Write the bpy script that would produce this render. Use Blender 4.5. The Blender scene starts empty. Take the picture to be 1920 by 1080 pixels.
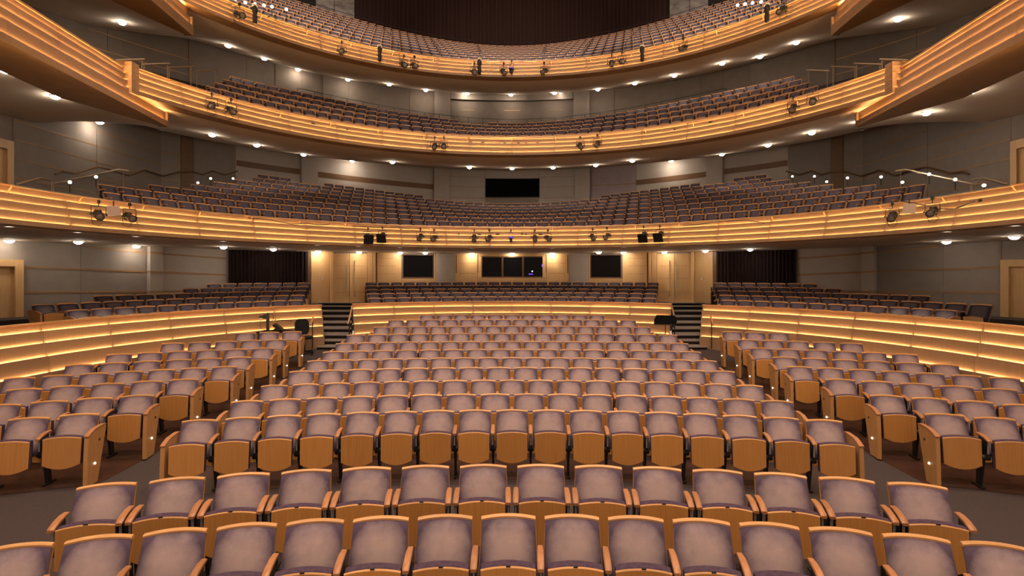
import bpy, math, random
import numpy as np
from mathutils import Vector, Matrix
random.seed(7)
SC = bpy.context.scene
COL = SC.collection
PI = math.pi
R_ = math.radians
sin, cos = math.sin, math.cos

# ------------------------------------------------------------------ camera, world, big lights, exposure
EYE = 2.95          # height of the lens above the front of the stalls floor
HOR = 514.0         # image row of the horizon (1920 x 1080 frame, focal length 1000 px)
cd = bpy.data.cameras.new('camera'); cam = bpy.data.objects.new('camera', cd); COL.objects.link(cam)
cam.location = (0, 0, EYE); cam.rotation_euler = (PI/2, 0, 0)
cd.sensor_width = 36; cd.lens = 18.75; cd.shift_y = -26/1920; cd.clip_end = 200
SC.camera = cam
SC.view_settings.view_transform = 'Standard'; SC.view_settings.look = 'None'
SC.view_settings.exposure = 0.1; SC.view_settings.gamma = 1.0; SC.view_settings.use_curve_mapping = False
w = bpy.data.worlds.new('hall_air'); SC.world = w; w.use_nodes = True
w.node_tree.nodes['Background'].inputs[0].default_value = (1.0, 0.70, 0.48, 1)
w.node_tree.nodes['Background'].inputs[1].default_value = 0.62

def area(name, loc, target, size, energy, color, spread=180, shape='DISK', size_y=None):
    d = bpy.data.lights.new(name, 'AREA'); d.shape = shape; d.size = size
    if size_y: d.size_y = size_y
    d.energy = energy; d.color = color; d.spread = R_(spread)
    o = bpy.data.objects.new(name, d); COL.objects.link(o)
    o.location = loc
    o.rotation_euler = (Vector(target)-Vector(loc)).to_track_quat('-Z', 'Y').to_euler()
    return o
WARM = (1.0, 0.74, 0.50)
for hx, hy in ((-6, 3), (0, 2), (6, 3), (-5, 9), (5, 9), (0, 10)):
    area('ceiling_house_light', (hx, hy, 19.0), (hx*0.9, hy+1.5, 0), 1.2, 225, (1.0, 0.78, 0.58), 100)
area('proscenium_work_light', (0, -3.0, 9.0), (0, 13, 0.5), 12.0, 125, (1.0, 0.78, 0.60), 150, 'RECTANGLE', 1.5)
def beam(name, loc, az, el, cone, energy, color):
    d = bpy.data.lights.new(name, 'SPOT'); d.energy = energy; d.color = color; d.spot_size = R_(cone); d.spot_blend = 0.85; d.shadow_soft_size = 0.25
    o = bpy.data.objects.new(name, d); COL.objects.link(o); o.location = loc
    v = Vector((sin(R_(az))*cos(R_(el)), cos(R_(az))*cos(R_(el)), sin(R_(el)))); o.rotation_euler = v.to_track_quat('-Z', 'Y').to_euler(); return o
for az in (-48, -24, 0, 24, 48):      # unseen spots added to brighten the top balcony's seats
    beam('balcony_fill_spot', (az*0.06, 6.0, 24.5), az, -15.5, 34, 19000, (1.0, 0.84, 0.72))
area('ceiling_bridge_light', (0, -2.0, 22.0), (0, 26, 8.5), 9.0, 350, (1.0, 0.80, 0.62), 90, 'RECTANGLE', 1.5)
LED_STRENGTH = 108.0
LED_COLOR = (1.0, 0.60, 0.24, 1)
LAMP_W = 12.0       # watts of each downlight's spot
LAMP_GLOW = 150.0

# ------------------------------------------------------------------ materials
def mat(name, color, rough=0.6, metal=0.0, spec=0.5, sheen=0.0):
    m = bpy.data.materials.new(name); m.use_nodes = True
    b = m.node_tree.nodes['Principled BSDF']
    b.inputs['Base Color'].default_value = (*color, 1)
    b.inputs['Roughness'].default_value = rough; b.inputs['Metallic'].default_value = metal
    b.inputs['Specular IOR Level'].default_value = spec
    if sheen:
        b.inputs['Sheen Weight'].default_value = sheen
        b.inputs['Sheen Roughness'].default_value = 0.45
        b.inputs['Sheen Tint'].default_value = (0.9, 0.75, 0.8, 1)
    return m
def N(m, t, **kw):
    n = m.node_tree.nodes.new(t)
    for k, v in kw.items(): setattr(n, k, v)
    return n
def L(m, a, b): m.node_tree.links.new(a, b)
def ramp(m, stops):
    r = N(m, 'ShaderNodeValToRGB'); e = r.color_ramp.elements
    while len(e) < len(stops): e.new(0.5)
    for i, (p, c) in enumerate(stops): e[i].position = p; e[i].color = (*c, 1)
    return r
def wood(name, c1, c2, rough=0.4, scale=(14, 14, 0.8), coord='Object', bump=0.02):
    m = mat(name, c1, rough); b = m.node_tree.nodes['Principled BSDF']
    tc = N(m, 'ShaderNodeTexCoord'); mp = N(m, 'ShaderNodeMapping'); mp.inputs['Scale'].default_value = scale
    oi = N(m, 'ShaderNodeObjectInfo'); ad = N(m, 'ShaderNodeVectorMath', operation='ADD')
    cm = N(m, 'ShaderNodeVectorMath', operation='SCALE'); cm.inputs['Scale'].default_value = 37.0
    L(m, oi.outputs['Random'], cm.inputs[0]); L(m, tc.outputs[coord], ad.inputs[0]); L(m, cm.outputs[0], ad.inputs[1])
    L(m, ad.outputs[0], mp.inputs[0])
    nz = N(m, 'ShaderNodeTexNoise'); nz.inputs['Scale'].default_value = 3.0; nz.inputs['Detail'].default_value = 6; nz.inputs['Distortion'].default_value = 0.6
    L(m, mp.outputs[0], nz.inputs[0])
    r = ramp(m, [(0.3, c1), (0.7, c2)]); L(m, nz.outputs['Fac'], r.inputs[0])
    hv = N(m, 'ShaderNodeHueSaturation'); mr = N(m, 'ShaderNodeMapRange'); mr.inputs[3].default_value = 0.86; mr.inputs[4].default_value = 1.12
    L(m, oi.outputs['Random'], mr.inputs[0]); L(m, mr.outputs[0], hv.inputs['Value']); L(m, r.outputs[0], hv.inputs['Color'])
    L(m, hv.outputs[0], b.inputs['Base Color'])
    bp = N(m, 'ShaderNodeBump'); bp.inputs['Strength'].default_value = bump; L(m, nz.outputs['Fac'], bp.inputs['Height']); L(m, bp.outputs[0], b.inputs['Normal'])
    return m
def noisy(name, c1, c2, scale=8, rough=0.9, bump=0.05, detail=5, spec=0.3, stretch=(1, 1, 1)):
    m = mat(name, c1, rough, spec=spec); b = m.node_tree.nodes['Principled BSDF']
    tc = N(m, 'ShaderNodeTexCoord'); mp = N(m, 'ShaderNodeMapping'); mp.inputs['Scale'].default_value = stretch
    L(m, tc.outputs['Object'], mp.inputs[0])
    nz = N(m, 'ShaderNodeTexNoise'); nz.inputs['Scale'].default_value = scale; nz.inputs['Detail'].default_value = detail
    L(m, mp.outputs[0], nz.inputs[0])
    r = ramp(m, [(0.3, c1), (0.7, c2)]); L(m, nz.outputs['Fac'], r.inputs[0]); L(m, r.outputs[0], b.inputs['Base Color'])
    if bump:
        bp = N(m, 'ShaderNodeBump'); bp.inputs['Strength'].default_value = bump; L(m, nz.outputs['Fac'], bp.inputs['Height']); L(m, bp.outputs[0], b.inputs['Normal'])
    return m
def emit(name, color, strength):
    m = bpy.data.materials.new(name); m.use_nodes = True; nt = m.node_tree; nt.nodes.clear()
    e = nt.nodes.new('ShaderNodeEmission'); e.inputs[0].default_value = color; e.inputs[1].default_value = strength
    o = nt.nodes.new('ShaderNodeOutputMaterial'); nt.links.new(e.outputs[0], o.inputs[0]); return m
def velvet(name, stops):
    # plush with velvet sheen and edge shade painted in: pale middle, dark borders
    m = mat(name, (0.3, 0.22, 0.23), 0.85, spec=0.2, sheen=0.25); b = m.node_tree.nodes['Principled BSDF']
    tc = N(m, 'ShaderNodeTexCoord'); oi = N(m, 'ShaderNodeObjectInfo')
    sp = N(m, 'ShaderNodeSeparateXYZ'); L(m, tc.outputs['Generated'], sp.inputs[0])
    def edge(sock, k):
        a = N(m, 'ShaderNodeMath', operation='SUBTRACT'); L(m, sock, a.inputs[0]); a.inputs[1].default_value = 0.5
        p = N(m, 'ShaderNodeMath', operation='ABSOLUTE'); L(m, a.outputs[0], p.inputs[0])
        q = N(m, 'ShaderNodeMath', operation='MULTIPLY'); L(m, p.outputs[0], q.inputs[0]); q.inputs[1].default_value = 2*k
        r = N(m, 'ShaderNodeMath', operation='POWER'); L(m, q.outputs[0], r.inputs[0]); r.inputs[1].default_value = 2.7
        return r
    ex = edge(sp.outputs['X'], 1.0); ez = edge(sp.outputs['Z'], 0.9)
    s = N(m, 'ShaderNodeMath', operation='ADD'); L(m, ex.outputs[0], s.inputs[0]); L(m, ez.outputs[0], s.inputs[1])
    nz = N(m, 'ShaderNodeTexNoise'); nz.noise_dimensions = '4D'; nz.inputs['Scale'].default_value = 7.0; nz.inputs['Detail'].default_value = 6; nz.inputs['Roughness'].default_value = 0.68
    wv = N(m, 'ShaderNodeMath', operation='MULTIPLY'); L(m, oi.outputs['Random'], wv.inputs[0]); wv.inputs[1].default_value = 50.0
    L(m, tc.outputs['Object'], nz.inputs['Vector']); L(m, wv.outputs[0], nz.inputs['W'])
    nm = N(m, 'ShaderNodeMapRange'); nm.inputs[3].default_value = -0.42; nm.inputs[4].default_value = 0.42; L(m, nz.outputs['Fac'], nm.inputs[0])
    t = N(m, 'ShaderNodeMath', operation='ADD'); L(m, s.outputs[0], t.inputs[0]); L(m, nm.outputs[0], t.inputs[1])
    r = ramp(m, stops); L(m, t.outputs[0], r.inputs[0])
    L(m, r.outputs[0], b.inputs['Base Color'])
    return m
M = {}
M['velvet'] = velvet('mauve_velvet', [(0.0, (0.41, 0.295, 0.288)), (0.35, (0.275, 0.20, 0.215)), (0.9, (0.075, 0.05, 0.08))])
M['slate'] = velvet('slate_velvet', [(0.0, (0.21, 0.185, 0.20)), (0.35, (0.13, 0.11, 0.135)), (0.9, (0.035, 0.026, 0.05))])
M['plum'] = noisy('plum_velvet', (0.055, 0.03, 0.055), (0.085, 0.05, 0.08), 30, 0.9, 0.02)
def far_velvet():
    m = mat('far_slate_velvet', (0.1, 0.08, 0.11), 0.9, spec=0.2); at_ = N(m, 'ShaderNodeAttribute'); at_.attribute_name = 'edge_shade'  # shade at the borders of the far backs, painted into the colour
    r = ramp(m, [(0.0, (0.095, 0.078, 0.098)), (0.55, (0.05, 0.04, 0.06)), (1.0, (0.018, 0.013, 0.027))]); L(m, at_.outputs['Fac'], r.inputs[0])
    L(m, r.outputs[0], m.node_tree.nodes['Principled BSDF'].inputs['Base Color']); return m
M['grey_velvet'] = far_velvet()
M['pan'] = wood('amber_veneer', (0.44, 0.19, 0.048), (0.52, 0.235, 0.064), 0.38, (26, 4, 0.7))
M['pan_pale'] = wood('pale_veneer', (0.42, 0.225, 0.10), (0.48, 0.27, 0.13), 0.4, (1, 1, 1))
M['rail'] = wood('pale_beech', (0.56, 0.275, 0.10), (0.64, 0.33, 0.13), 0.35, (2, 10, 10))
M['arm'] = wood('worn_beech', (0.34, 0.135, 0.05), (0.43, 0.185, 0.075), 0.45, (22, 5, 10))
M['fascia'] = wood('honey_maple', (0.28, 0.16, 0.085), (0.32, 0.188, 0.102), 0.45, (16, 1.0, 0.35), bump=0.0)
M['joinery'] = wood('golden_maple', (0.60, 0.36, 0.16), (0.66, 0.41, 0.19), 0.4, (6, 6, 0.6))
M['panelwood'] = wood('amber_panel', (0.46, 0.225, 0.08), (0.53, 0.27, 0.10), 0.4, (8, 8, 0.7))
M['strip'] = wood('oiled_wood_strip', (0.30, 0.165, 0.07), (0.36, 0.20, 0.09), 0.5, (0.6, 0.6, 10))
M['darkwood'] = wood('dark_wood', (0.13, 0.06, 0.025), (0.17, 0.085, 0.035), 0.5, (0.6, 0.6, 8))
M['carpet'] = noisy('aisle_carpet', (0.046, 0.032, 0.031), (0.064, 0.046, 0.044), 60, 1.0, 0.15)
M['boards'] = wood('red_brown_floor', (0.030, 0.010, 0.0055), (0.052, 0.018, 0.009), 0.45, (1, 8, 1))
M['tread'] = noisy('stair_carpet', (0.20, 0.158, 0.138), (0.25, 0.20, 0.175), 50, 1.0, 0.1)
M['riser'] = noisy('black_riser', (0.008, 0.006, 0.006), (0.014, 0.01, 0.01), 20, 0.9, 0.0)
M['wall'] = noisy('taupe_fabric_wall', (0.24, 0.198, 0.174), (0.265, 0.22, 0.193), 3, 0.95, 0.02)
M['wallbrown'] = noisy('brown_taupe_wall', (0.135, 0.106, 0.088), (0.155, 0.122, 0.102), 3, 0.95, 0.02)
M['wallpale'] = noisy('pale_grey_wall', (0.41, 0.355, 0.315), (0.44, 0.38, 0.338), 3, 0.95, 0.02)
M['pillar'] = noisy('grey_pillar', (0.38, 0.32, 0.28), (0.40, 0.34, 0.30), 3, 0.9, 0.0)
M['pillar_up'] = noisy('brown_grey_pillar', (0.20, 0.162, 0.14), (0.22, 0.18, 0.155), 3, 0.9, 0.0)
M['mauvewall'] = noisy('mauve_wall', (0.33, 0.26, 0.27), (0.37, 0.29, 0.31), 3, 0.9, 0.0)
M['blocks'] = noisy('mottled_block', (0.10, 0.092, 0.088), (0.26, 0.24, 0.225), 1.6, 0.95, 0.3, 8, stretch=(1, 1, 2.2))
M['soffit'] = noisy('painted_soffit', (0.80, 0.66, 0.53), (0.82, 0.68, 0.55), 2, 0.8, 0.0)
M['curtain'] = noisy('maroon_drape', (0.022, 0.0085, 0.008), (0.036, 0.0135, 0.0125), 6, 0.95, 0.0, stretch=(6, 6, .3))
M['curtain_dark'] = noisy('black_maroon_drape', (0.014, 0.006, 0.006), (0.024, 0.010, 0.009), 6, 0.95, 0.0, stretch=(6, 6, .3))
M['black'] = mat('black_paint', (0.008, 0.008, 0.008), 0.5)
M['blackfab'] = noisy('black_upholstery', (0.007, 0.008, 0.006), (0.012, 0.013, 0.010), 30, 0.9, 0.0)
M['screen'] = mat('black_screen', (0.0015, 0.0015, 0.0015), 0.9, spec=0.1)
M['dark'] = mat('dark_metal', (0.03, 0.028, 0.027), 0.45, 0.6)
M['grey'] = mat('grey_metal', (0.30, 0.27, 0.25), 0.45, 0.3)
M['brass'] = mat('satin_rail', (0.55, 0.42, 0.28), 0.3, 0.8)
M['steel'] = mat('polished_steel', (0.7, 0.65, 0.58), 0.2, 1.0)
M['handrail'] = wood('handrail_wood', (0.45, 0.24, 0.11), (0.52, 0.29, 0.13), 0.35, (5, 5, 5))
M['card'] = mat('plain_card', (0.42, 0.33, 0.27), 0.8)
M['white'] = mat('white_paint', (0.7, 0.66, 0.6), 0.5)
M['led'] = emit('warm_led', LED_COLOR, LED_STRENGTH)
M['led_high'] = emit('warm_led_high', LED_COLOR, LED_STRENGTH*1.35)
M['lamp'] = emit('lamp_lens', (1.0, 0.88, 0.70, 1), LAMP_GLOW)
M['lamp_low'] = emit('terrace_lamp_lens', (1.0, 0.88, 0.70, 1), LAMP_GLOW*0.45)
M['step'] = emit('aisle_lamp', (1.0, 0.90, 0.74, 1), 7.0)
M['blue'] = emit('blue_indicator', (0.16, 0.06, 1.0, 1), 2.0)
M['whitelamp'] = emit('white_indicator', (0.8, 0.85, 1.0, 1), 4.0)
gm = mat('window_glass', (0.002, 0.002, 0.003), 0.03, spec=0.12); M['glass'] = gm
def lensmat():
    m = mat('spot_lens', (0.25, 0.22, 0.20), 0.08, 0.3); return m
M['lens'] = lensmat()

# ------------------------------------------------------------------ mesh helpers
class MB:
    def __init__(s): s.v = []; s.f = []; s.m = []
    def add(s, v, f, mi=0):
        o = len(s.v); s.v += [tuple(p) for p in v]; s.f += [tuple(i+o for i in q) for q in f]; s.m += [mi]*len(f)
    def box(s, c, d, mi=0, rot=None, taper=None):
        x, y, z = d[0]/2, d[1]/2, d[2]/2
        p = [(-x,-y,-z),(x,-y,-z),(x,y,-z),(-x,y,-z),(-x,-y,z),(x,-y,z),(x,y,z),(-x,y,z)]
        if taper: p = [(a*taper, b*taper, q) if q > 0 else (a, b, q) for a, b, q in p]
        if rot is not None: p = [tuple(rot @ Vector(q)) for q in p]
        s.add([(a+c[0], b+c[1], q+c[2]) for a, b, q in p], [(0,3,2,1),(4,5,6,7),(0,1,5,4),(1,2,6,5),(2,3,7,6),(3,0,4,7)], mi)
    def bar(s, a, b, wd, h, mi=0):
        a, b = Vector(a), Vector(b); d = b-a
        q = d.to_track_quat('Y', 'Z').to_matrix()
        s.box((a+b)/2, (wd, d.length, h), mi, q)
    def tube(s, pts, r, n=6, mi=0, cap=True):
        pts = [Vector(p) for p in pts]; rr = r if isinstance(r, (list, tuple)) else [r]*len(pts)
        vs = []; nrm = None
        for i, p in enumerate(pts):
            t = (pts[min(i+1, len(pts)-1)]-pts[max(i-1, 0)]).normalized()
            if nrm is None:
                nrm = t.cross(Vector((0, 0, 1)));
                if nrm.length < 1e-3: nrm = Vector((1, 0, 0))
            nrm = (nrm - t*nrm.dot(t)).normalized(); bn = t.cross(nrm)
            for k in range(n):
                a = 2*PI*k/n; vs.append(p+(nrm*cos(a)+bn*sin(a))*rr[i])
        fs = [(i*n+k, i*n+(k+1) % n, (i+1)*n+(k+1) % n, (i+1)*n+k) for i in range(len(pts)-1) for k in range(n)]
        if cap: fs += [tuple(range(n))[::-1], tuple((len(pts)-1)*n+k for k in range(n))]
        s.add(vs, fs, mi)
    def lathe(s, prof, n=16, mi=0, mtx=None):
        vs = [(r*cos(2*PI*k/n), r*sin(2*PI*k/n), z) for r, z in prof for k in range(n)]
        if mtx is not None: vs = [tuple(mtx @ Vector(p)) for p in vs]
        fs = [(i*n+k, i*n+(k+1) % n, (i+1)*n+(k+1) % n, (i+1)*n+k) for i in range(len(prof)-1) for k in range(n)]
        fs += [tuple(range(n))[::-1], tuple((len(prof)-1)*n+k for k in range(n))]
        s.add(vs, fs, mi)
    def prism(s, poly, d, mi=0, place=lambda u, v, t: (u, v, t)):
        n = len(poly)
        vs = [place(u, v, 0) for u, v in poly]+[place(u, v, d) for u, v in poly]
        fs = [tuple(range(n)), tuple(range(2*n-1, n-1, -1))]+[(i, i+n, (i+1) % n+n, (i+1) % n) for i in range(n)]
        s.add(vs, fs, mi)
    def loft(s, rings, mi=0, closed=True, caps=True):
        n = len(rings[0]); vs = [p for r in rings for p in r]; fs = []
        for i in range(len(rings)-1):
            for k in range(n if closed else n-1):
                fs.append((i*n+k, i*n+(k+1) % n, (i+1)*n+(k+1) % n, (i+1)*n+k))
        if caps: fs += [tuple(range(n))[::-1], tuple((len(rings)-1)*n+k for k in range(n))]
        s.add(vs, fs, mi)
    def data(s, name, mats, smooth=0.0):
        me = bpy.data.meshes.new(name); me.from_pydata(s.v, [], s.f)
        for m in (mats if isinstance(mats, (list, tuple)) else [mats]): me.materials.append(m)
        me.polygons.foreach_set('material_index', s.m)
        me.update()
        import bmesh
        bm = bmesh.new(); bm.from_mesh(me); bmesh.ops.recalc_face_normals(bm, faces=bm.faces); bm.to_mesh(me); bm.free()
        if smooth:
            me.polygons.foreach_set('use_smooth', [True]*len(me.polygons)); me.set_sharp_from_angle(angle=R_(smooth))
        return me
def link(name, me, parent=None, loc=(0, 0, 0), rz=0.0):
    o = bpy.data.objects.new(name, me); COL.objects.link(o); o.location = loc; o.rotation_euler = (0, 0, rz)
    if parent is not None: o.parent = parent
    return o
def build(name, mb, mats, parent=None, loc=(0, 0, 0), rz=0.0, smooth=0.0):
    return link(name, mb.data(name, mats, smooth), parent, loc, rz)
def tag(o, label=None, cat=None, group=None, kind=None):
    if label: o['label'] = label
    if cat: o['category'] = cat
    if group: o['group'] = group
    if kind: o['kind'] = kind
    return o
def empty(name, loc=(0, 0, 0), rz=0.0):
    o = link(name, None, None, loc, rz); o.empty_display_size = 0.1; return o
def copy_tree(o, parent=None):
    c = o.copy(); COL.objects.link(c)
    if parent is not None: c.parent = parent
    for ch in o.children: copy_tree(ch, c)
    return c
ORD = ['', 'first', 'second', 'third', 'fourth', 'fifth', 'sixth', 'seventh', 'eighth', 'ninth', 'tenth', 'eleventh', 'twelfth', 'thirteenth',
       'fourteenth', 'fifteenth', 'sixteenth', 'seventeenth', 'eighteenth', 'nineteenth', 'twentieth', 'twenty-first', 'twenty-second', 'twenty-third', 'twenty-fourth', 'twenty-fifth']

# ------------------------------------------------------------------ plan of the hall: concentric horseshoe tiers
class Tier:
    def __init__(s, k, wall, flank):
        s.k = k; s.C = 9.55*k; s.Rf = 9.4*k; s.wall = wall*k; s.flank = flank*k
    def z(s, u): return EYE+(u-EYE)*s.k
    def P(s, th, r): return (r*sin(th), s.C+r*cos(th))
    def rw(s, th): return min(s.wall, s.flank/max(abs(sin(th)), 1e-6))
    def W(s, th, off=0.0): return s.P(th, s.rw(th)-off)
    def bearing(s, px, r=None):
        # polar angle about the tier's centre of the point seen at column px from the stage
        lo, hi = -1.9, 1.9
        for _ in range(50):
            m = (lo+hi)/2; x, y = s.P(m, r if r else s.rw(m)); y = max(y, 0.05)
            if x/y*1000+960 < px: lo = m
            else: hi = m
        return (lo+hi)/2
T0 = Tier(1.0, 15.7, 14.9)
T1 = Tier(1.1, 19.2, 14.6)
T2 = Tier(1.22, 15.5, 13.6)
T3 = Tier(1.35, 20.2, 14.5)
def sstep(a, b, x):
    t = max(0.0, min(1.0, (x-a)/(b-a))); return t*t*(3-2*t)
def gs(th): return sstep(0, 40, abs(math.degrees(th)))
def lin(x, xs, ys):
    return float(np.interp(x, xs, ys))
# underside heights at the wall, by angle (unscaled metres of the tier's wall)
def top0(th): return 3.92
def top1(th): return T1.z(lin(abs(math.degrees(th)), [0, 40, 50, 53, 65, 75, 110], [8.58, 8.78, 8.9, 8.82, 7.6, 7.4, 7.4]))
def top2(th): return T2.z(lin(abs(math.degrees(th)), [0, 30, 50, 61, 72, 110], [11.36, 11.45, 11.6, 10.9, 10.3, 10.2]))
def polar_grid(rs_of, zs_of, th0, th1, nth, tier, skip=None):
    """grid over angle and a list of radii"""
    mb = MB(); ths = [th0+(th1-th0)*i/nth for i in range(nth+1)]
    n = None; vs = []
    for th in ths:
        rs, zs = rs_of(th), zs_of(th); n = len(rs)
        for r, z in zip(rs, zs):
            x, y = tier.P(th, r); vs.append((x, y, z))
    fs = [(i*n+k, i*n+k+1, (i+1)*n+k+1, (i+1)*n+k) for i in range(nth) for k in range(n-1)]
    if skip: fs = [f for f in fs if not skip(sum(vs[q][0] for q in f)/4, sum(vs[q][1] for q in f)/4)]
    mb.add(vs, fs)
    return mb
def arc_slab(tier, th0, th1, off0, off1, z0, z1, n=None, wallpath=True, r=None):
    """slab along the back wall (or at radius r) between offsets off0 < off1 toward the hall; z0,z1 numbers or functions of angle"""
    n = n or max(1, int(abs(th1-th0)/R_(2.5))+1)
    f0 = z0 if callable(z0) else (lambda t: z0); f1 = z1 if callable(z1) else (lambda t: z1)
    mb = MB(); rings = []
    for i in range(n+1):
        th = th0+(th1-th0)*i/n
        R = (tier.rw(th) if r is None else r)
        a = tier.P(th, R-off0); b = tier.P(th, R-off1)
        rings.append([(*a, f0(th)), (*b, f0(th)), (*b, f1(th)), (*a, f1(th))])
    mb.loft(rings); return mb
def struct(name, label, kind='structure', cat=None, loc=(0, 0, 0)):
    return tag(empty(name, loc), label, cat or 'structure', kind=kind)

# ------------------------------------------------------------------ stalls floor
ROWC = -9.5                                   # rows of the stalls curve about a point behind the stage edge
RADII = [17.5+0.98*i for i in range(11)]
ROWZ = [0.01, 0.03, 0.068, 0.135, 0.182, 0.231, 0.30, 0.40, 0.509, 0.62, 0.697]
def floor_z(r): return float(np.interp(r, [14, 17.0]+RADII+[29.5], [0.0, 0.0]+ROWZ+[0.86]))
mb = MB(); rs = list(np.linspace(8.0, 28.4, 42)); ths = np.linspace(-R_(56), R_(56), 57)
vs = [(r*sin(t), ROWC+r*cos(t), floor_z(r)) for t in ths for r in rs]; n = len(rs)
mb.add(vs, [(i*n+k, i*n+k+1, (i+1)*n+k+1, (i+1)*n+k) for i in range(len(ths)-1) for k in range(n-1)])
fl = build('floor', mb, M['carpet'], smooth=30); tag(fl, 'grey brown carpeted floor of the stalls aisles', 'floor', kind='structure')
def seat_floor(name, r0, r1, xin, xout, label):
    """a board floor, 4 mm proud, under a block of seats; xin,xout give the x range at each radius"""
    mb = MB(); nr = 14; nx = 10; vs = []
    for i in range(nr+1):
        r = r0+(r1-r0)*i/nr; a, b = xin(r), xout(r)
        for k in range(nx+1):
            x = a+(b-a)*k/nx; vs.append((x, ROWC+math.sqrt(r*r-x*x), floor_z(r)+0.005))
    mb.add(vs, [(i*(nx+1)+k, i*(nx+1)+k+1, (i+1)*(nx+1)+k+1, (i+1)*(nx+1)+k) for i in range(nr) for k in range(nx)])
    o = build(name, mb, M['boards']); return tag(o, label, 'floor', kind='structure')
seat_floor('floor', 17.15, 27.9, lambda r: -lin(r, [17, 24, 25, 27.9], [4.75, 4.55, 4.1, 2.9]), lambda r: lin(r, [17, 24, 25, 27.9], [4.75, 4.55, 4.1, 2.9]), 'red brown boards under the centre block of stalls seats')
seat_floor('floor', 17.9, 25.2, lambda r: -lin(r, [17.9, 25.2], [10.5, 7.0]), lambda r: -5.78, 'red brown boards under the side block of stalls seats by the desk')
seat_floor('floor', 17.9, 25.2, lambda r: 5.78, lambda r: lin(r, [17.9, 25.2], [10.5, 7.0]), 'red brown boards under the side block of stalls seats by the music stand')

# ------------------------------------------------------------------ tier fronts: lapped maple boards with LED strips in the laps
def front(tier, zt, leds, zb, spans, step, label, cap=True, under=0.34, lap=0.062, led='led'):
    root = struct('balcony_front', label, cat='balcony front', loc=(0, tier.C, 0))
    edges = [zt]+leds+[zb]
    for span0, span1 in spans:
        nseg = max(1, round((span1-span0)/step)); dth = (span1-span0)/nseg
        def seg_mesh(fr_mats, zlo, zhi, r0, r1, gap=0.0025):
            mb = MB(); m = 5; rings = []
            for i in range(m+1):
                th = -dth/2+gap/tier.Rf+(dth-2*gap/tier.Rf)*i/m
                rings.append([(r0*sin(th), r0*cos(th), zlo), (r1*sin(th), r1*cos(th), zlo), (r1*sin(th), r1*cos(th), zhi), (r0*sin(th), r0*cos(th), zhi)])
            mb.loft(rings); return mb.data('board', fr_mats, 20)
        nb = len(edges)-1
        for b in range(nb):
            o = lap*b
            rf = tier.Rf-o
            top = edges[b]+(0.006 if b else 0.0); bot = edges[b+1]-(0.03 if b < nb-1 else 0.0)
            me = seg_mesh(M['fascia'], bot, top, rf, rf+0.022)
            if b < nb-1:
                ml = seg_mesh(M[led], edges[b+1]-0.018, edges[b+1]-0.004, rf-0.016, rf-0.004, gap=0.03)
                for p_ in ml.polygons: p_.material_index = 0 if p_.normal.z > 0.9 else 1
                ml.materials.append(M['white'])
            for i in range(nseg):
                th = span0+dth*(i+0.5)
                link('fascia_board', me, root, rz=-th)
                if b < nb-1: link('led_strip', ml, root, rz=-th)
        if cap:
            me = seg_mesh(M['rail'], zt+0.002, zt+0.028, tier.Rf-0.03, tier.Rf+0.10)
            for i in range(nseg): link('top_rail', me, root, rz=-(span0+dth*(i+0.5)))
        if under:
            me = seg_mesh(M['strip'], zb-0.012, zb-0.001, tier.Rf-lap*(nb-1), tier.Rf+under)
            for i in range(nseg): link('underside_board', me, root, rz=-(span0+dth*(i+0.5)))
    return root
D = R_
LED0 = [1.817, 1.586, 1.325, 1.014]
g0, g1 = D(33.6), D(39.6)                     # the stair gaps in the stalls' back wall
front(T0, 1.962, LED0, -0.10, [(-g0, g0)], D(8.4), 'honey maple stalls back wall between the two stairs, glowing lap lines', under=0)
front(T0, 1.962, LED0, -0.10, [(-D(119), -g1)], D(8.6), 'curved maple wall with four glowing lap lines behind the desk and office chair', under=0)
front(T0, 1.962, LED0, -0.10, [(g1, D(119))], D(8.6), 'curved maple wall with four glowing lap lines beyond the music stand', under=0)
def cuts(zt, zb, fr): return [zt-(zt-zb)*f for f in fr]
front(T1, T1.z(4.60), [T1.z(q) for q in cuts(4.60, 3.88, [.20, .416, .66, .896])], T1.z(3.88), [(-D(118.75), D(118.75))], D(9.5), 'lowest balcony front of lapped maple boards with glowing lines', lap=0.055, led='led')
front(T2, T2.z(7.82), [T2.z(q) for q in cuts(7.82, 7.16, [.15, .37, .60, .87])], T2.z(7.16), [(-D(73.5), D(73.5))], D(9.2), 'middle balcony front of lapped maple boards with glowing lines', lap=0.045, led='led_high')
front(T3, T3.z(10.49), [T3.z(q) for q in cuts(10.49, 9.91, [.15, .37, .60, .87])], T3.z(9.91), [(-D(80), D(80))], D(8), 'top balcony front of lapped maple boards with glowing lines', lap=0.045, led='led_high')

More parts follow.
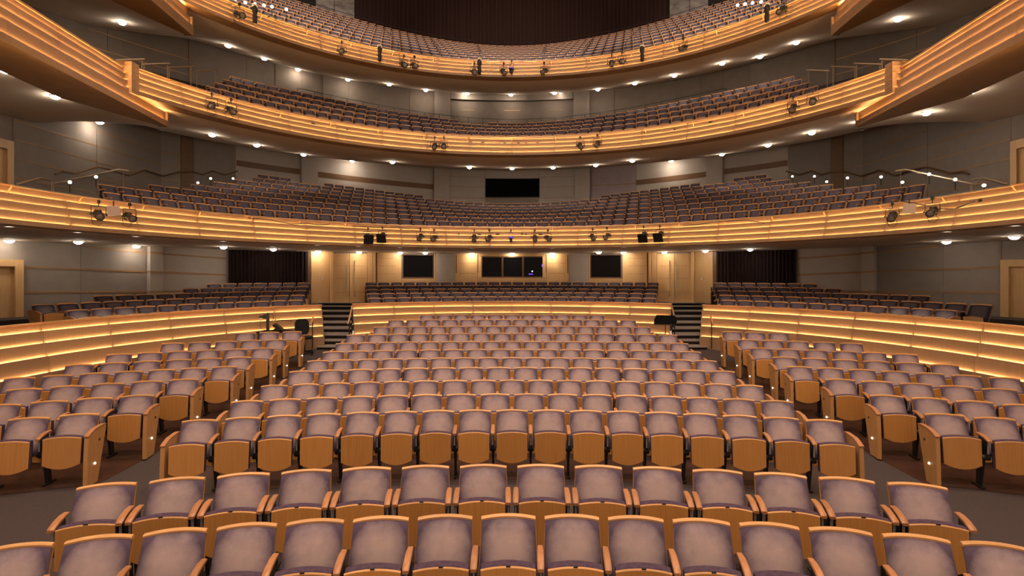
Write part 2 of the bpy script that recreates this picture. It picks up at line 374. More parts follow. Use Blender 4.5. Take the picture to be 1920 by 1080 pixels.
# side boxes: straight fronts running along the hall and ending in a prow
def side_box(tier, sgn, zt, leds, zb, y0, y1s, y_end, label, slope=0.114, x0=7.56, depth=1.1):
    """y1s: where each board stops (the lowest one reaches y_end)"""
    root = struct('box_front', label, cat='balcony front')
    k = tier.k; edges = [zt]+leds+[zb]; nb = len(edges)-1
    def X(y, o): return sgn*((x0+slope*y)-o)
    for b in range(nb):
        o = 0.045*b; top = edges[b]+(0.006 if b else 0); bot = edges[b+1]-(0.03 if b < nb-1 else 0)
        ye = y_end if b >= nb-2 else y1s
        n = 4
        for i in range(n):
            ya = y0+(ye-y0)*i/n+0.003; yb = y0+(ye-y0)*(i+1)/n-0.003
            mb = MB(); mb.loft([[(k*X(y, o), k*y, tier.z(bot)), (k*X(y, o)+sgn*0.022, k*y, tier.z(bot)), (k*X(y, o)+sgn*0.022, k*y, tier.z(top)), (k*X(y, o), k*y, tier.z(top))] for y in (ya, yb)])
            build('fascia_board', mb, M['fascia'], root)
            if b < nb-1:
                mb = MB(); z1 = tier.z(edges[b+1])
                mb.loft([[(k*X(y, o)-sgn*0.016, k*y, z1-0.018), (k*X(y, o)-sgn*0.004, k*y, z1-0.018), (k*X(y, o)-sgn*0.004, k*y, z1-0.004), (k*X(y, o)-sgn*0.016, k*y, z1-0.004)] for y in (ya+0.02, yb-0.1 if i == n-1 else yb-0.02)])
                build('led_strip', mb, M['led_high'], root)
    ob = 0.045*(nb-1)
    # underside beam that narrows to the prow, with its end face
    mb = MB(); zl, zh = tier.z(zb)-0.05, tier.z(zb)
    ys = [y0, y_end-2.2, y_end]; ws = [depth, depth, 0.12]
    mb.loft([[(k*X(y, ob)-sgn*0.01, k*y, zl), (k*X(y, ob)+sgn*wd*k, k*y, zl), (k*X(y, ob)+sgn*wd*k, k*y, zh), (k*X(y, ob)-sgn*0.01, k*y, zh)] for y, wd in zip(ys, ws)])
    build('underside_board', mb, M['strip'], root)
    mb = MB(); zt2 = tier.z(edges[nb-2])
    mb.loft([[(k*X(y_end, ob)-sgn*0.02, k*y_end+dy, zl), (k*X(y_end, ob)+sgn*0.28, k*y_end+dy, zl), (k*X(y_end, ob)+sgn*0.28, k*y_end+dy, zt2), (k*X(y_end, ob)-sgn*0.02, k*y_end+dy, zt2)] for dy in (0, 0.05)])
    build('prow_end', mb, M['fascia'], root)
    mb = MB()
    mb.loft([[(k*X(y, ob)+sgn*wd*k, k*y, zl), (k*X(y, ob)+sgn*(wd*k+0.04), k*y, zl), (k*X(y, ob)+sgn*(wd*k+0.04), k*y, tier.z(zb+0.45)), (k*X(y, ob)+sgn*wd*k, k*y, tier.z(zb+0.45))] for y, wd in zip(ys, ws)])
    build('beam_side', mb, M['strip'], root)
    mb = MB()
    mb.loft([[(k*X(y, 0)+sgn*a, k*y, tier.z(zt)+0.003), (k*X(y, 0)+sgn*b_, k*y, tier.z(zt)+0.003), (k*X(y, 0)+sgn*b_, k*y, tier.z(zt)+0.05), (k*X(y, 0)+sgn*a, k*y, tier.z(zt)+0.05)] for y in (y0, y1s) for a, b_ in [(-0.03, 0.14)]])
    build('top_rail', mb, M['handrail'], root)
    return root
for sg, nm in ((-1, 'near the desk side'), (1, 'on the music stand side')):
    side_box(T2, sg, 7.70, [7.57, 7.39, 7.19, 6.93], 6.83, 4.0, 12.25, 13.85, 'straight maple box front %s meeting the middle balcony' % nm)
    side_box(T3, sg, 10.05, [9.86, 9.66, 9.44], 9.22, 4.0, 13.85, 13.9, 'high maple box front %s ending under the top balcony' % nm, 0.077, 7.41)
    k = T2.k; mb = MB()
    mb.box((sg*8.90*k, 12.42*k, T2.z(7.5)), (0.32, 0.30, T2.z(7.86)-T2.z(7.14)))
    for q in (7.3, 7.46, 7.62, 7.76): mb.box((sg*8.90*k, 12.42*k, T2.z(q)), (0.335, 0.315, 0.008), 1)
    tag(build('trim_1' if sg < 0 else 'trim_2', mb, [M['fascia'], M['strip']]), 'maple pier where the box front meets the middle balcony %s' % nm, 'pier', kind='structure')

# ------------------------------------------------------------------ undersides (ceilings over each tier)
def soffit(tin, zb, inset, tout, topf, label, lim=118):
    ths = D(lim)
    def rs(th): return [0.0, 1.0]
    mb = MB(); n = 84; m = 6; vs = []
    for i in range(n+1):
        th = -ths+2*ths*i/n
        a = tin.P(th, tin.Rf-0.062*4+inset); b = tout.W(th, -0.02)
        for q in range(m+1):
            t = q/m; vs.append((a[0]*(1-t)+b[0]*t, a[1]*(1-t)+b[1]*t, zb+(topf(th)-zb)*t**1.7))
    mb.add(vs, [(i*(m+1)+q, i*(m+1)+q+1, (i+1)*(m+1)+q+1, (i+1)*(m+1)+q) for i in range(n) for q in range(m)])
    return tag(build('ceiling', mb, M['soffit'], smooth=40), label, 'ceiling', kind='structure')
def soffit_at(tin, zb, inset, tout, topf, th, t):
    a = tin.P(th, tin.Rf-0.062*4+inset); b = tout.W(th, -0.02)
    return (a[0]*(1-t)+b[0]*t, a[1]*(1-t)+b[1]*t, zb+(topf(th)-zb)*t**1.7)
SOF = [(T1, T1.z(3.88)-0.004, 0.30, T0, top0), (T2, T2.z(7.16)-0.004, 0.30, T1, top1), (T3, T3.z(9.91)-0.004, 0.30, T2, top2)]
soffit(*SOF[0], 'painted underside of the lowest balcony over the terrace')
soffit(*SOF[1], 'painted underside of the middle balcony')
soffit(*SOF[2], 'painted underside of the top balcony')

# ------------------------------------------------------------------ stepped tier floors
def rows0(i, th): return 1.95+0.13*i
def rows1(i, th): return T1.z(4.71+1.0*i*(0.255+0.083*gs(th)))
def rows2(i, th): return T2.z(8.08+0.95*i*(0.405+0.12*gs(th)))
def rows3(i, th): return T3.z(10.77+0.9*i*(0.504+0.11*gs(th)))
SEATTOP = 0.90
ROWS = [dict(t=T0, n=6, r0=10.2, dr=0.95, z=rows0), dict(t=T1, n=9, r0=10.2*1.1, dr=1.1, z=rows1),
        dict(t=T2, n=5, r0=10.2*1.22, dr=0.95*1.22, z=rows2), dict(t=T3, n=10, r0=10.2*1.35, dr=0.9*1.35, z=rows3)]
def stepped(R, label, lim, last, skip=None, nth=72):
    t = R['t']
    def rs(th):
        out = [t.Rf+0.12]
        for i in range(R['n']):
            a = R['r0']+R['dr']*(i-0.5)
            if i: out += [a, a]
            if i == R['n']-1: out += [R['r0']+R['dr']*(i+0.6), R['r0']+R['dr']*(i+0.6), t.wall+0.4]
        return [min(r, t.rw(th)+0.05) for r in out]
    def zs(th):
        out = [R['z'](0, th)-SEATTOP]
        for i in range(R['n']):
            if i: out += [R['z'](i-1, th)-SEATTOP, R['z'](i, th)-SEATTOP]
            if i == R['n']-1: z = R['z'](i, th)-SEATTOP; out += [z, z+last, z+last]
        return out
    mb = polar_grid(rs, zs, -D(lim), D(lim), nth, t, skip)
    return tag(build('floor', mb, M['carpet']), label, 'floor', kind='structure')
stepped(ROWS[0], 'carpeted steps of the raised terrace behind the stalls', 118, 0.0, lambda x, y: 0.302 < abs(x)/max(y, .1) < 0.360, 420)
stepped(ROWS[1], 'carpeted steps of the lowest balcony', 118, 0.0, lambda x, y: abs(x) > 12.7, 190)
tag(build('floor', polar_grid(lambda th: [T1.Rf+0.12, T1.rw(th)+0.05], lambda th: [rows1(0, th)-SEATTOP-0.012]*2, -D(118), D(118), 72, T1), M['carpet']), 'flat carpeted aisle along the ends of the lowest balcony', 'floor', kind='structure')
stepped(ROWS[2], 'carpeted steps of the middle balcony', 95, 0.0)
stepped(ROWS[3], 'carpeted steps of the top balcony', 85, 0.0)

# ------------------------------------------------------------------ back walls
def back_wall(tier, z0, topf, label, m, lim):
    mb = arc_slab(tier, -D(lim), D(lim), -0.25, 0.0, z0, lambda t: topf(t)+0.02, n=96)
    return tag(build('wall_back', mb, m, smooth=30), label, 'wall', kind='structure')
def on_wall(name, tier, pxa, pxb, z0, z1, m, parent, proud=0.02, back=0.0, mirror=True):
    """a panel on the back wall between two columns seen from the stage, and its mirror twin"""
    out = []
    for a, b in ([(pxa, pxb), (1920-pxb, 1920-pxa)] if mirror else [(pxa, pxb)]):
        ta, tb = tier.bearing(a), tier.bearing(b)
        if mirror and a > 960 and callable(z0): pass
        mb = arc_slab(tier, ta, tb, back-0.01, back+proud, z0, z1)
        out.append(build(name, mb, m, parent, smooth=30))
    return out
def on_level(tier, px_z):
    """height as a function of angle from (column, height) pairs, symmetric left and right"""
    ths = sorted((abs(tier.bearing(p)), z) for p, z in px_z)
    return lambda t: float(np.interp(abs(t), [a for a, _ in ths], [z for _, z in ths]))
# terrace level
w0 = back_wall(T0, 0.8, top0, 'curved taupe wall behind the raised terrace', M['wall'], 118)
t0 = lambda th: 3.915
fl0 = 1.66
on_wall('wall_panel', T0, 42, 150, fl0-0.7, t0, M['wall'], w0, 0.02)
on_wall('wall_panel', T0, 151, 274, fl0-0.7, t0, M['wall'], w0, 0.02)
on_wall('pillar', T0, 275, 299, fl0-0.7, t0, M['pillar'], w0, 0.30)
on_wall('wall_panel', T0, 300, 424, fl0-0.5, t0, M['wallpale'], w0, 0.02)
for pz in ([(42, 3.16), (298, 3.02), (425, 2.92)], [(42, 2.41), (298, 2.33), (425, 2.30)], [(158, 3.83), (280, 3.70), (425, 3.55)]):
    f = on_level(T0, pz); xs = [p for p, _ in pz]
    for a, b in ((max(42, xs[0]), 274), (300, 424)):
        on_wall('wood_strip', T0, a, b, lambda t, f=f: f(t)-0.03, lambda t, f=f: f(t)+0.03, M['strip'], w0, 0.034)
    on_wall('wood_strip', T0, 275, 299, lambda t, f=f: f(t)-0.03, lambda t, f=f: f(t)+0.03, M['strip'], w0, 0.315)
# golden joinery by the stairs: panelled alcove, double door, jambs
on_wall('wall_panel', T0, 576, 582, fl0, t0, M['darkwood'], w0, 0.06)
on_wall('wall_panel', T0, 583, 617, fl0, t0, M['joinery'], w0, 0.05)
on_wall('door_jamb', T0, 617.5, 623, fl0, t0, M['joinery'], w0, 0.16)
on_wall('door_jamb', T0, 688, 697, fl0, t0, M['joinery'], w0, 0.16)
on_wall('door_jamb', T0, 697.5, 703, fl0, t0, M['joinery'], w0, 0.22)
dn = 1
for sg in (0, 1):
    for a, b in ((624, 654.5), (655.5, 687.5)):
        if sg: a, b = 1920-b, 1920-a
        ta, tb = T0.bearing(a), T0.bearing(b)
        mb = arc_slab(T0, ta, tb, 0.0, 0.045, fl0+0.02, 3.86)
        dr = tag(build('door_%d' % dn, mb, M['joinery'], smooth=30), 'golden maple door leaf at the head of the stair', 'door', kind='structure'); dn += 1
        for q in (2.15, 2.75, 3.3):
            build('groove', arc_slab(T0, ta+0.004, tb-0.004, 0.044, 0.047, q, q+0.012), M['strip'], dr)
        mid = (a+b)/2
        hx = (652 if mid < 656 else 664) if not sg else 1920-(652 if mid > 1264 else 664)
        th = T0.bearing(hx); x, y = T0.W(th, 0.12)
        mb = MB(); mb.tube([(x, y, 1.95), (x, y, 3.55)], 0.018, 8)
        x2, y2 = T0.W(th, 0.04)
        for q in (2.1, 3.4): mb.tube([(x, y, q), (x2, y2, q)], 0.012, 6)
        build('pull_handle', mb, M['steel'], dr)
        if mid < 656 or mid > 1264:
            th = T0.bearing(604 if not sg else 1316); x, y = T0.W(th, 0.06)
            mb = MB(); mb.box((x, y, 2.75), (0.07, 0.02, 0.10), 0, Matrix.Rotation(-th, 3, 'Z'))
            build('wall_plate', mb, M['steel'], w0)
# window bays
on_wall('dark_slot', T0, 703.5, 706, 2.55, t0, M['darkwood'], w0, 0.02)
on_wall('wall_panel', T0, 706.5, 752, fl0, t0, M['joinery'], w0, 0.06)
on_wall('wall_panel', T0, 813.5, 816, fl0, t0, M['joinery'], w0, 0.06)
on_wall('wall_panel', T0, 752.5, 813, fl0, 2.76, M['joinery'], w0, 0.06)
for a, b in ((709, 744),):
    for q in (2.95, 3.32, 3.66): on_wall('groove', T0, a, b, q, q+0.012, M['strip'], w0, 0.064)
on_wall('pillar', T0, 816.5, 852, fl0, t0, M['pillar'], w0, 0.24)
on_wall('wall_panel', T0, 853, 895, fl0, t0, M['joinery'], w0, 0.08)
on_wall('wall_panel', T0, 895.5, 1024.5, fl0, 2.78, M['joinery'], w0, 0.08, mirror=False)
on_wall('wall_panel', T0, 895.5, 1024.5, 3.80, t0, M['joinery'], w0, 0.08, mirror=False)
on_wall('wall_panel', T0, 895.5, 902.5, 2.79, 3.79, M['joinery'], w0, 0.08)
on_wall('dark_slot', T0, 854.5, 856.2, 3.0, 3.86, M['darkwood'], w0, 0.085)
on_wall('dark_slot', T0, 895.2, 896.4, 3.0, 3.86, M['darkwood'], w0, 0.085)
for q in (2.98, 3.45): on_wall('groove', T0, 860, 892, q, q+0.012, M['strip'], w0, 0.084)
wn = 1
def window(tier, a, b, z0, z1, label, frame=M['darkwood'], proud=0.07):
    global wn
    ta, tb = tier.bearing(a), tier.bearing(b)
    g = tag(build('window_%d' % wn, arc_slab(tier, ta, tb, 0.0, 0.012, z0, z1), M['glass']), label, 'window', kind='structure'); wn += 1
    e = 0.0022
    for nm, s in (('sill', (ta, tb, z0, z0+0.045)), ('lintel', (ta, tb, z1-0.045, z1)), ('jamb', (ta, ta+e, z0, z1)), ('jamb', (tb-e, tb, z0, z1))):
        build(nm, arc_slab(tier, s[0], s[1], 0.0, proud, s[2], s[3]), frame, g)
    return g
window(T0, 754.5, 813, 2.77, 3.86, 'black control room window nearest the desk stair')
window(T0, 1107, 1165.5, 2.77, 3.86, 'black control room window nearest the music stand stair')
window(T0, 903, 942, 2.79, 3.79, 'black booth window pane nearest the desk side of three')
window(T0, 942.5, 980.5, 2.79, 3.79, 'black booth window pane in the middle of three')
w3 = window(T0, 981, 1020, 2.79, 3.79, 'black booth window pane with small blue indicator lights')
# equipment glowing just inside the booth glass
for px, py, wdt, hgt, m in ((995, 514, .20, .035, 'blue'), (998, 508.8, .05, .05, 'whitelamp'), (1016.5, 498, .03, .13, 'blue')):
    th = T0.bearing(px); x, y = T0.W(th, 0.016); z = EYE+(HOR-py)/1000*y
    mb = MB(); mb.box((x, y, z), (wdt, 0.012, hgt), 0, Matrix.Rotation(-th, 3, 'Z')); build('indicator_lamp', mb, M[m], w3)
# curtains in the side recesses
def curtain(tier, pxa, pxb, z0, z1, label, off=0.12, pleat=0.14, amp=0.045, name='curtain', m='curtain_dark'):
    ta, tb = tier.bearing(pxa), tier.bearing(pxb); R = tier.rw((ta+tb)/2)
    n = int(abs(tb-ta)*R/pleat*6); mb = MB(); lo, hi = [], []
    for i in range(n+1):
        t = ta+(tb-ta)*i/n; o = off+amp*sin(2*PI*i/6)+0.4*amp*sin(i*0.37+1)
        x, y = tier.W(t, o); lo.append((x, y, z0)); hi.append((x, y, z1))
    mb.add(lo+hi, [(i, i+1, n+2+i, n+1+i) for i in range(n)])
    return tag(build(name, mb, M[m], smooth=60), label, 'curtain')
curtain(T0, 426, 574, fl0+0.0, 3.90, 'dark maroon curtain on the terrace wall behind the desk side seats')
curtain(T0, 1346, 1494, fl0+0.0, 3.90, 'dark maroon curtain on the terrace wall behind the music stand side seats')
# big framed doors at the ends of the terrace and of the lowest balcony
def framed_door(tier, pxa, pxb, px_out, z0, z1, label, fr=0.20):
    global dn
    for sg in (0, 1):
        a, b, c = (pxa, pxb, px_out) if not sg else (1920-pxb, 1920-pxa, 1920-px_out)
        ta, tb = tier.bearing(a), tier.bearing(b); to = tier.bearing(c)
        d = tag(build('door_%d' % dn, arc_slab(tier, ta, tb, 0.0, 0.03, z0, z1), M['joinery']), label % ('desk' if not sg else 'music stand'), 'door', kind='structure'); dn += 1
        lo, hi = min(ta, tb, to), max(ta, tb, to)
        inner = tb if not sg else ta
        build('door_frame', arc_slab(tier, min(inner, to), max(inner, to), 0.0, 0.13, z0, z1+fr), M['joinery'], d)
        build('door_head', arc_slab(tier, min(ta, inner), max(tb, inner), 0.0, 0.13, z1, z1+fr), M['joinery'], d)
framed_door(T0, -30, 24, 40, 1.1, 3.17, 'golden maple door with wide frame at the terrace end on the %s side')
framed_door(T1, -60, 10, 22, T1.z(4.45), T1.z(6.55), 'golden maple door with wide frame at the lowest balcony end, %s side', 0.28)

# lowest balcony wall
w1 = back_wall(T1, T1.z(4.2), top1, 'curved taupe wall behind the lowest balcony', M['wall'], 118)
b1 = T1.z(4.6); tp = lambda th: top1(th)-0.01
on_wall('wall_panel', T1, 24, 180, b1, tp, M['wall'], w1); on_wall('wall_panel', T1, 181, 338, b1, tp, M['wall'], w1)
on_wall('wood_column', T1, 339, 361, b1, tp, M['darkwood'], w1, 0.06)
on_wall('wall_panel', T1, 362, 441, b1, tp, M['wall'], w1)
on_wall('wall_panel', T1, 442, 562, b1, tp, M['wallpale'], w1)
on_wall('pillar', T1, 563, 594, b1, tp, M['pillar'], w1, 0.35)
on_wall('wall_panel', T1, 595, 812, b1, tp, M['wallpale'], w1, mirror=False)
on_wall('wall_panel', T1, 1193, 1325, b1, tp, M['wallpale'], w1, mirror=False)
on_wall('wall_panel', T1, 1108.5, 1192, b1, tp, M['mauvewall'], w1, 0.05, mirror=False)
on_wall('wood_strip', T1, 1108.5, 1192, T1.z(7.62), T1.z(7.66), M['strip'], w1, 0.06, mirror=False)
on_wall('pillar', T1, 813.5, 842, b1, tp, M['pillar'], w1, 0.35)
on_wall('wall_panel', T1, 843, 909.5, b1, tp, M['wallpale'], w1, 0.03)
on_wall('wall_panel', T1, 910, 1010, T1.z(8.0), tp, M['wallpale'], w1, 0.03, mirror=False)
f = on_level(T1, [(443, T1.z(7.97)), (562, T1.z(7.88)), (812, T1.z(7.56))])
for a, b, mr in ((443, 562, True), (595, 812, False), (1193, 1325, False)):
    on_wall('wood_strip', T1, a, b, lambda t: f(t)-0.13, lambda t: f(t)+0.16, M['darkwood'], w1, 0.03, mirror=mr)
for a, b, q, hh in ((843, 909, 8.15, .02), (843, 909, 7.62, .02), (843, 1077, 7.02, .03)):
    on_wall('wood_strip', T1, a, b, T1.z(q), T1.z(q+hh), M['strip'], w1, 0.035, mirror=(b < 1000))
for q in (5.78, 6.33, 6.90, 7.46, 8.0):
    for a, b in ((25, 180), (181, 338)):
        if T1.z(q) < min(top1(T1.bearing(a)), top1(T1.bearing(b)))-0.05: on_wall('wood_strip', T1, a, b, T1.z(q)-0.02, T1.z(q)+0.02, M['strip'], w1, 0.030)
tv = arc_slab(T1, T1.bearing(910.5), T1.bearing(1011.5), 0.03, 0.10, T1.z(7.10), T1.z(8.06))
sc_ = empty('projection_screen'); tag(sc_, 'wide black rectangular screen on the pale wall of the lowest balcony', 'screen')
build('screen_panel', tv, M['screen'], sc_)
for q0, q1 in ((7.075, 7.10), (8.06, 8.085)):
    build('screen_frame', arc_slab(T1, T1.bearing(909.8), T1.bearing(1012.2), 0.03, 0.115, T1.z(q0), T1.z(q1)), M['black'], sc_)

# middle balcony wall
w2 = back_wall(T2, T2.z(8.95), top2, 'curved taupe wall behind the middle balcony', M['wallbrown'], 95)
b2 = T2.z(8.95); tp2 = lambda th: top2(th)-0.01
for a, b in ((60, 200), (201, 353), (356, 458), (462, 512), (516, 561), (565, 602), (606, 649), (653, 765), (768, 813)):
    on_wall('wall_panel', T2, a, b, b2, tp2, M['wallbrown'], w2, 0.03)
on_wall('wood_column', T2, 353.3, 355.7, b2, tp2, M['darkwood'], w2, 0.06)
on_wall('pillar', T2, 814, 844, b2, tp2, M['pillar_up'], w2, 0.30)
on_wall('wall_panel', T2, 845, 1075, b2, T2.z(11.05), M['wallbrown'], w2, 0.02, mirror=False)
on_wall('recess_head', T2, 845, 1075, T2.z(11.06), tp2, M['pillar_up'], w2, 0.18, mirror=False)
on_wall('wood_strip', T2, 944, 976, T2.z(10.62), T2.z(10.64), M['rail'], w2, 0.03, mirror=False)
on_wall('wood_strip', T2, 865, 890, T2.z(10.60), T2.z(10.62), M['strip'], w2, 0.03)
for q in (9.7, 10.25, 10.8):
    on_wall('wood_strip', T2, 165 if q > 10 else 201, 353, T2.z(q)-0.018, T2.z(q)+0.018, M['strip'], w2, 0.04)
# top balcony wall: mottled block walls and a great curtain
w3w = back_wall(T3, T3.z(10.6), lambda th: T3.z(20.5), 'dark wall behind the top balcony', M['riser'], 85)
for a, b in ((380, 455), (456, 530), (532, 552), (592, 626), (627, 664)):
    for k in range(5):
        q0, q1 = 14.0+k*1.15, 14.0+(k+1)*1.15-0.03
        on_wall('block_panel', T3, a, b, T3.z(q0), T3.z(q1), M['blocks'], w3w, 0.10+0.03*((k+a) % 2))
curtain(T3, 666, 1254, T3.z(14.0), T3.z(20.4), 'vast dark maroon curtain with narrow pleats behind the top balcony', 0.25, 0.30, 0.10, m='curtain')

# ------------------------------------------------------------------ downlights
def downlight_mesh():
    ring = MB(); ring.lathe([(0.105, 0.0), (0.115, -0.012), (0.10, -0.018), (0.085, -0.012), (0.085, 0.0)], 18)
    glass = MB(); glass.lathe([(0.084, 0.0), (0.082, -0.03), (0.062, -0.055), (0.03, -0.068), (0.004, -0.071)], 16)
    return ring.data('trim_ring', M['white'], 40), glass.data('lens', M['lamp'], 40)
RING, GLASS = downlight_mesh()
GLASS0 = GLASS.copy(); GLASS0.materials[0] = M['lamp_low']
def downlight(p, label, group, scale=1.0, power=LAMP_W, glass=None):
    o = empty('downlight', p); o.scale = (scale,)*3
    tag(o, label, 'ceiling light', group)
    link('trim_ring', RING, o); link('lens', glass or GLASS, o)
    if power:
        d = bpy.data.lights.new('lamp', 'SPOT'); d.energy = power; d.color = (1.0, 0.83, 0.62); d.spot_size = R_(125); d.spot_blend = 0.9; d.shadow_soft_size = 0.07
        l = bpy.data.objects.new('lamp', d); COL.objects.link(l); l.parent = o; l.location = (0, 0, -0.10)
    return o
def find_on_soffit(S, px, py):
    """angle and depth fraction on an underside of the light seen at this pixel of the photograph"""
    best = None
    a0, a1, b0, b1 = -1.75, 1.75, 0.0, 1.0
    for _ in range(7):
        best = None
        for i in range(25):
            th = a0+(a1-a0)*i/24
            for j in range(13):
                t = b0+(b1-b0)*j/12; x, y, z = soffit_at(*S, th, t)
                if y < 1: continue
                e = (960+1000*x/y-px)**2+(HOR-1000*(z-EYE)/y-py)**2*4
                if best is None or e < best[0]: best = (e, th, t)
        da, db = (a1-a0)/10, (b1-b0)/8
        a0, a1, b0, b1 = best[1]-da, best[1]+da, max(0, best[2]-db), min(0.925, best[2]+db)
    return soffit_at(*S, best[1], best[2])
DL0 = [(17, 451), (146, 457), (255, 463), (418, 469), (512, 472), (596, 474.5), (673, 476.5), (750, 477.5), (797, 478), (885, 478.5), (960, 479), (1035, 478.5), (1123, 477), (1169, 476.5), (1246, 475), (1323, 473.5), (1407, 470), (1775, 454), (1903, 447)]
DL1 = [(10, 131), (104, 180), (188, 220), (398, 252), (483, 269), (572, 283.5), (662, 296.5), (735, 304.5), (880, 313.5), (960, 315), (1037, 313.5), (1117, 309), (1186, 302), (1256, 295), (1350, 282), (1436, 266), (1522, 248), (1615, 228), (1737, 211), (1821, 170), (1912, 118)]
DL2 = [(242, 30), (428, 85), (498, 107), (564, 124), (654, 146), (728, 160.5), (798, 169.5), (876, 175.5), (958, 177), (1040, 175), (1121, 167), (1191, 157), (1265, 142), (1356, 120), (1421, 102), (1493, 79), (1670, 28)]
for S, lst, nm, g in ((SOF[0], DL0, 'under the lowest balcony', 'downlights under the lowest balcony'), (SOF[1], DL1, 'under the middle balcony', 'downlights under the middle balcony'), (SOF[2], DL2, 'under the top balcony', 'downlights under the top balcony')):
    for i, (px, py) in enumerate(lst):
        x, y, z = find_on_soffit(S, px, py)
        downlight((x, y, z), 'round glowing downlight %s, %s from the desk side' % (nm, ORD[i+1]), g, 1.3, LAMP_W*(0.3 if S is SOF[2] else 0.5 if S is SOF[1] else 0.7), GLASS0 if S is SOF[0] else None)
for i, (px, py) in enumerate([(17, 424), (145, 435), (255, 442), (418, 452), (512, 456), (595, 459), (672, 461), (750, 463), (797, 463.5), (885, 464.5), (960, 465), (1035, 464.5), (1123, 463), (1169, 462), (1246, 460), (1323, 457.5), (1407, 454), (1775, 430), (1903, 420)]):
    x, y, z = find_on_soffit(SOF[0], px, py)
    o = empty('recessed_light', (x, y, z)); tag(o, 'flat recessed light near the lowest balcony edge, %s from the desk side' % ORD[i+1], 'ceiling light', 'recessed lights along the lowest balcony edge')
    link('trim_ring', RING, o)
    mb = MB(); mb.lathe([(0.084, 0.0), (0.084, -0.008)], 16)
    if i == 0: REC = mb.data('lens', M['step'])
    link('lens', REC, o)
for i, (px, py) in enumerate([(868, 178.5), (1052, 178.5)]):
    x, y, z = find_on_soffit(SOF[2], px, py)
    downlight((x, y, z), 'small round downlight beside the recess of the middle balcony, %s' % ('desk side' if i == 0 else 'music stand side'), 'downlights under the top balcony', 0.55, 3)

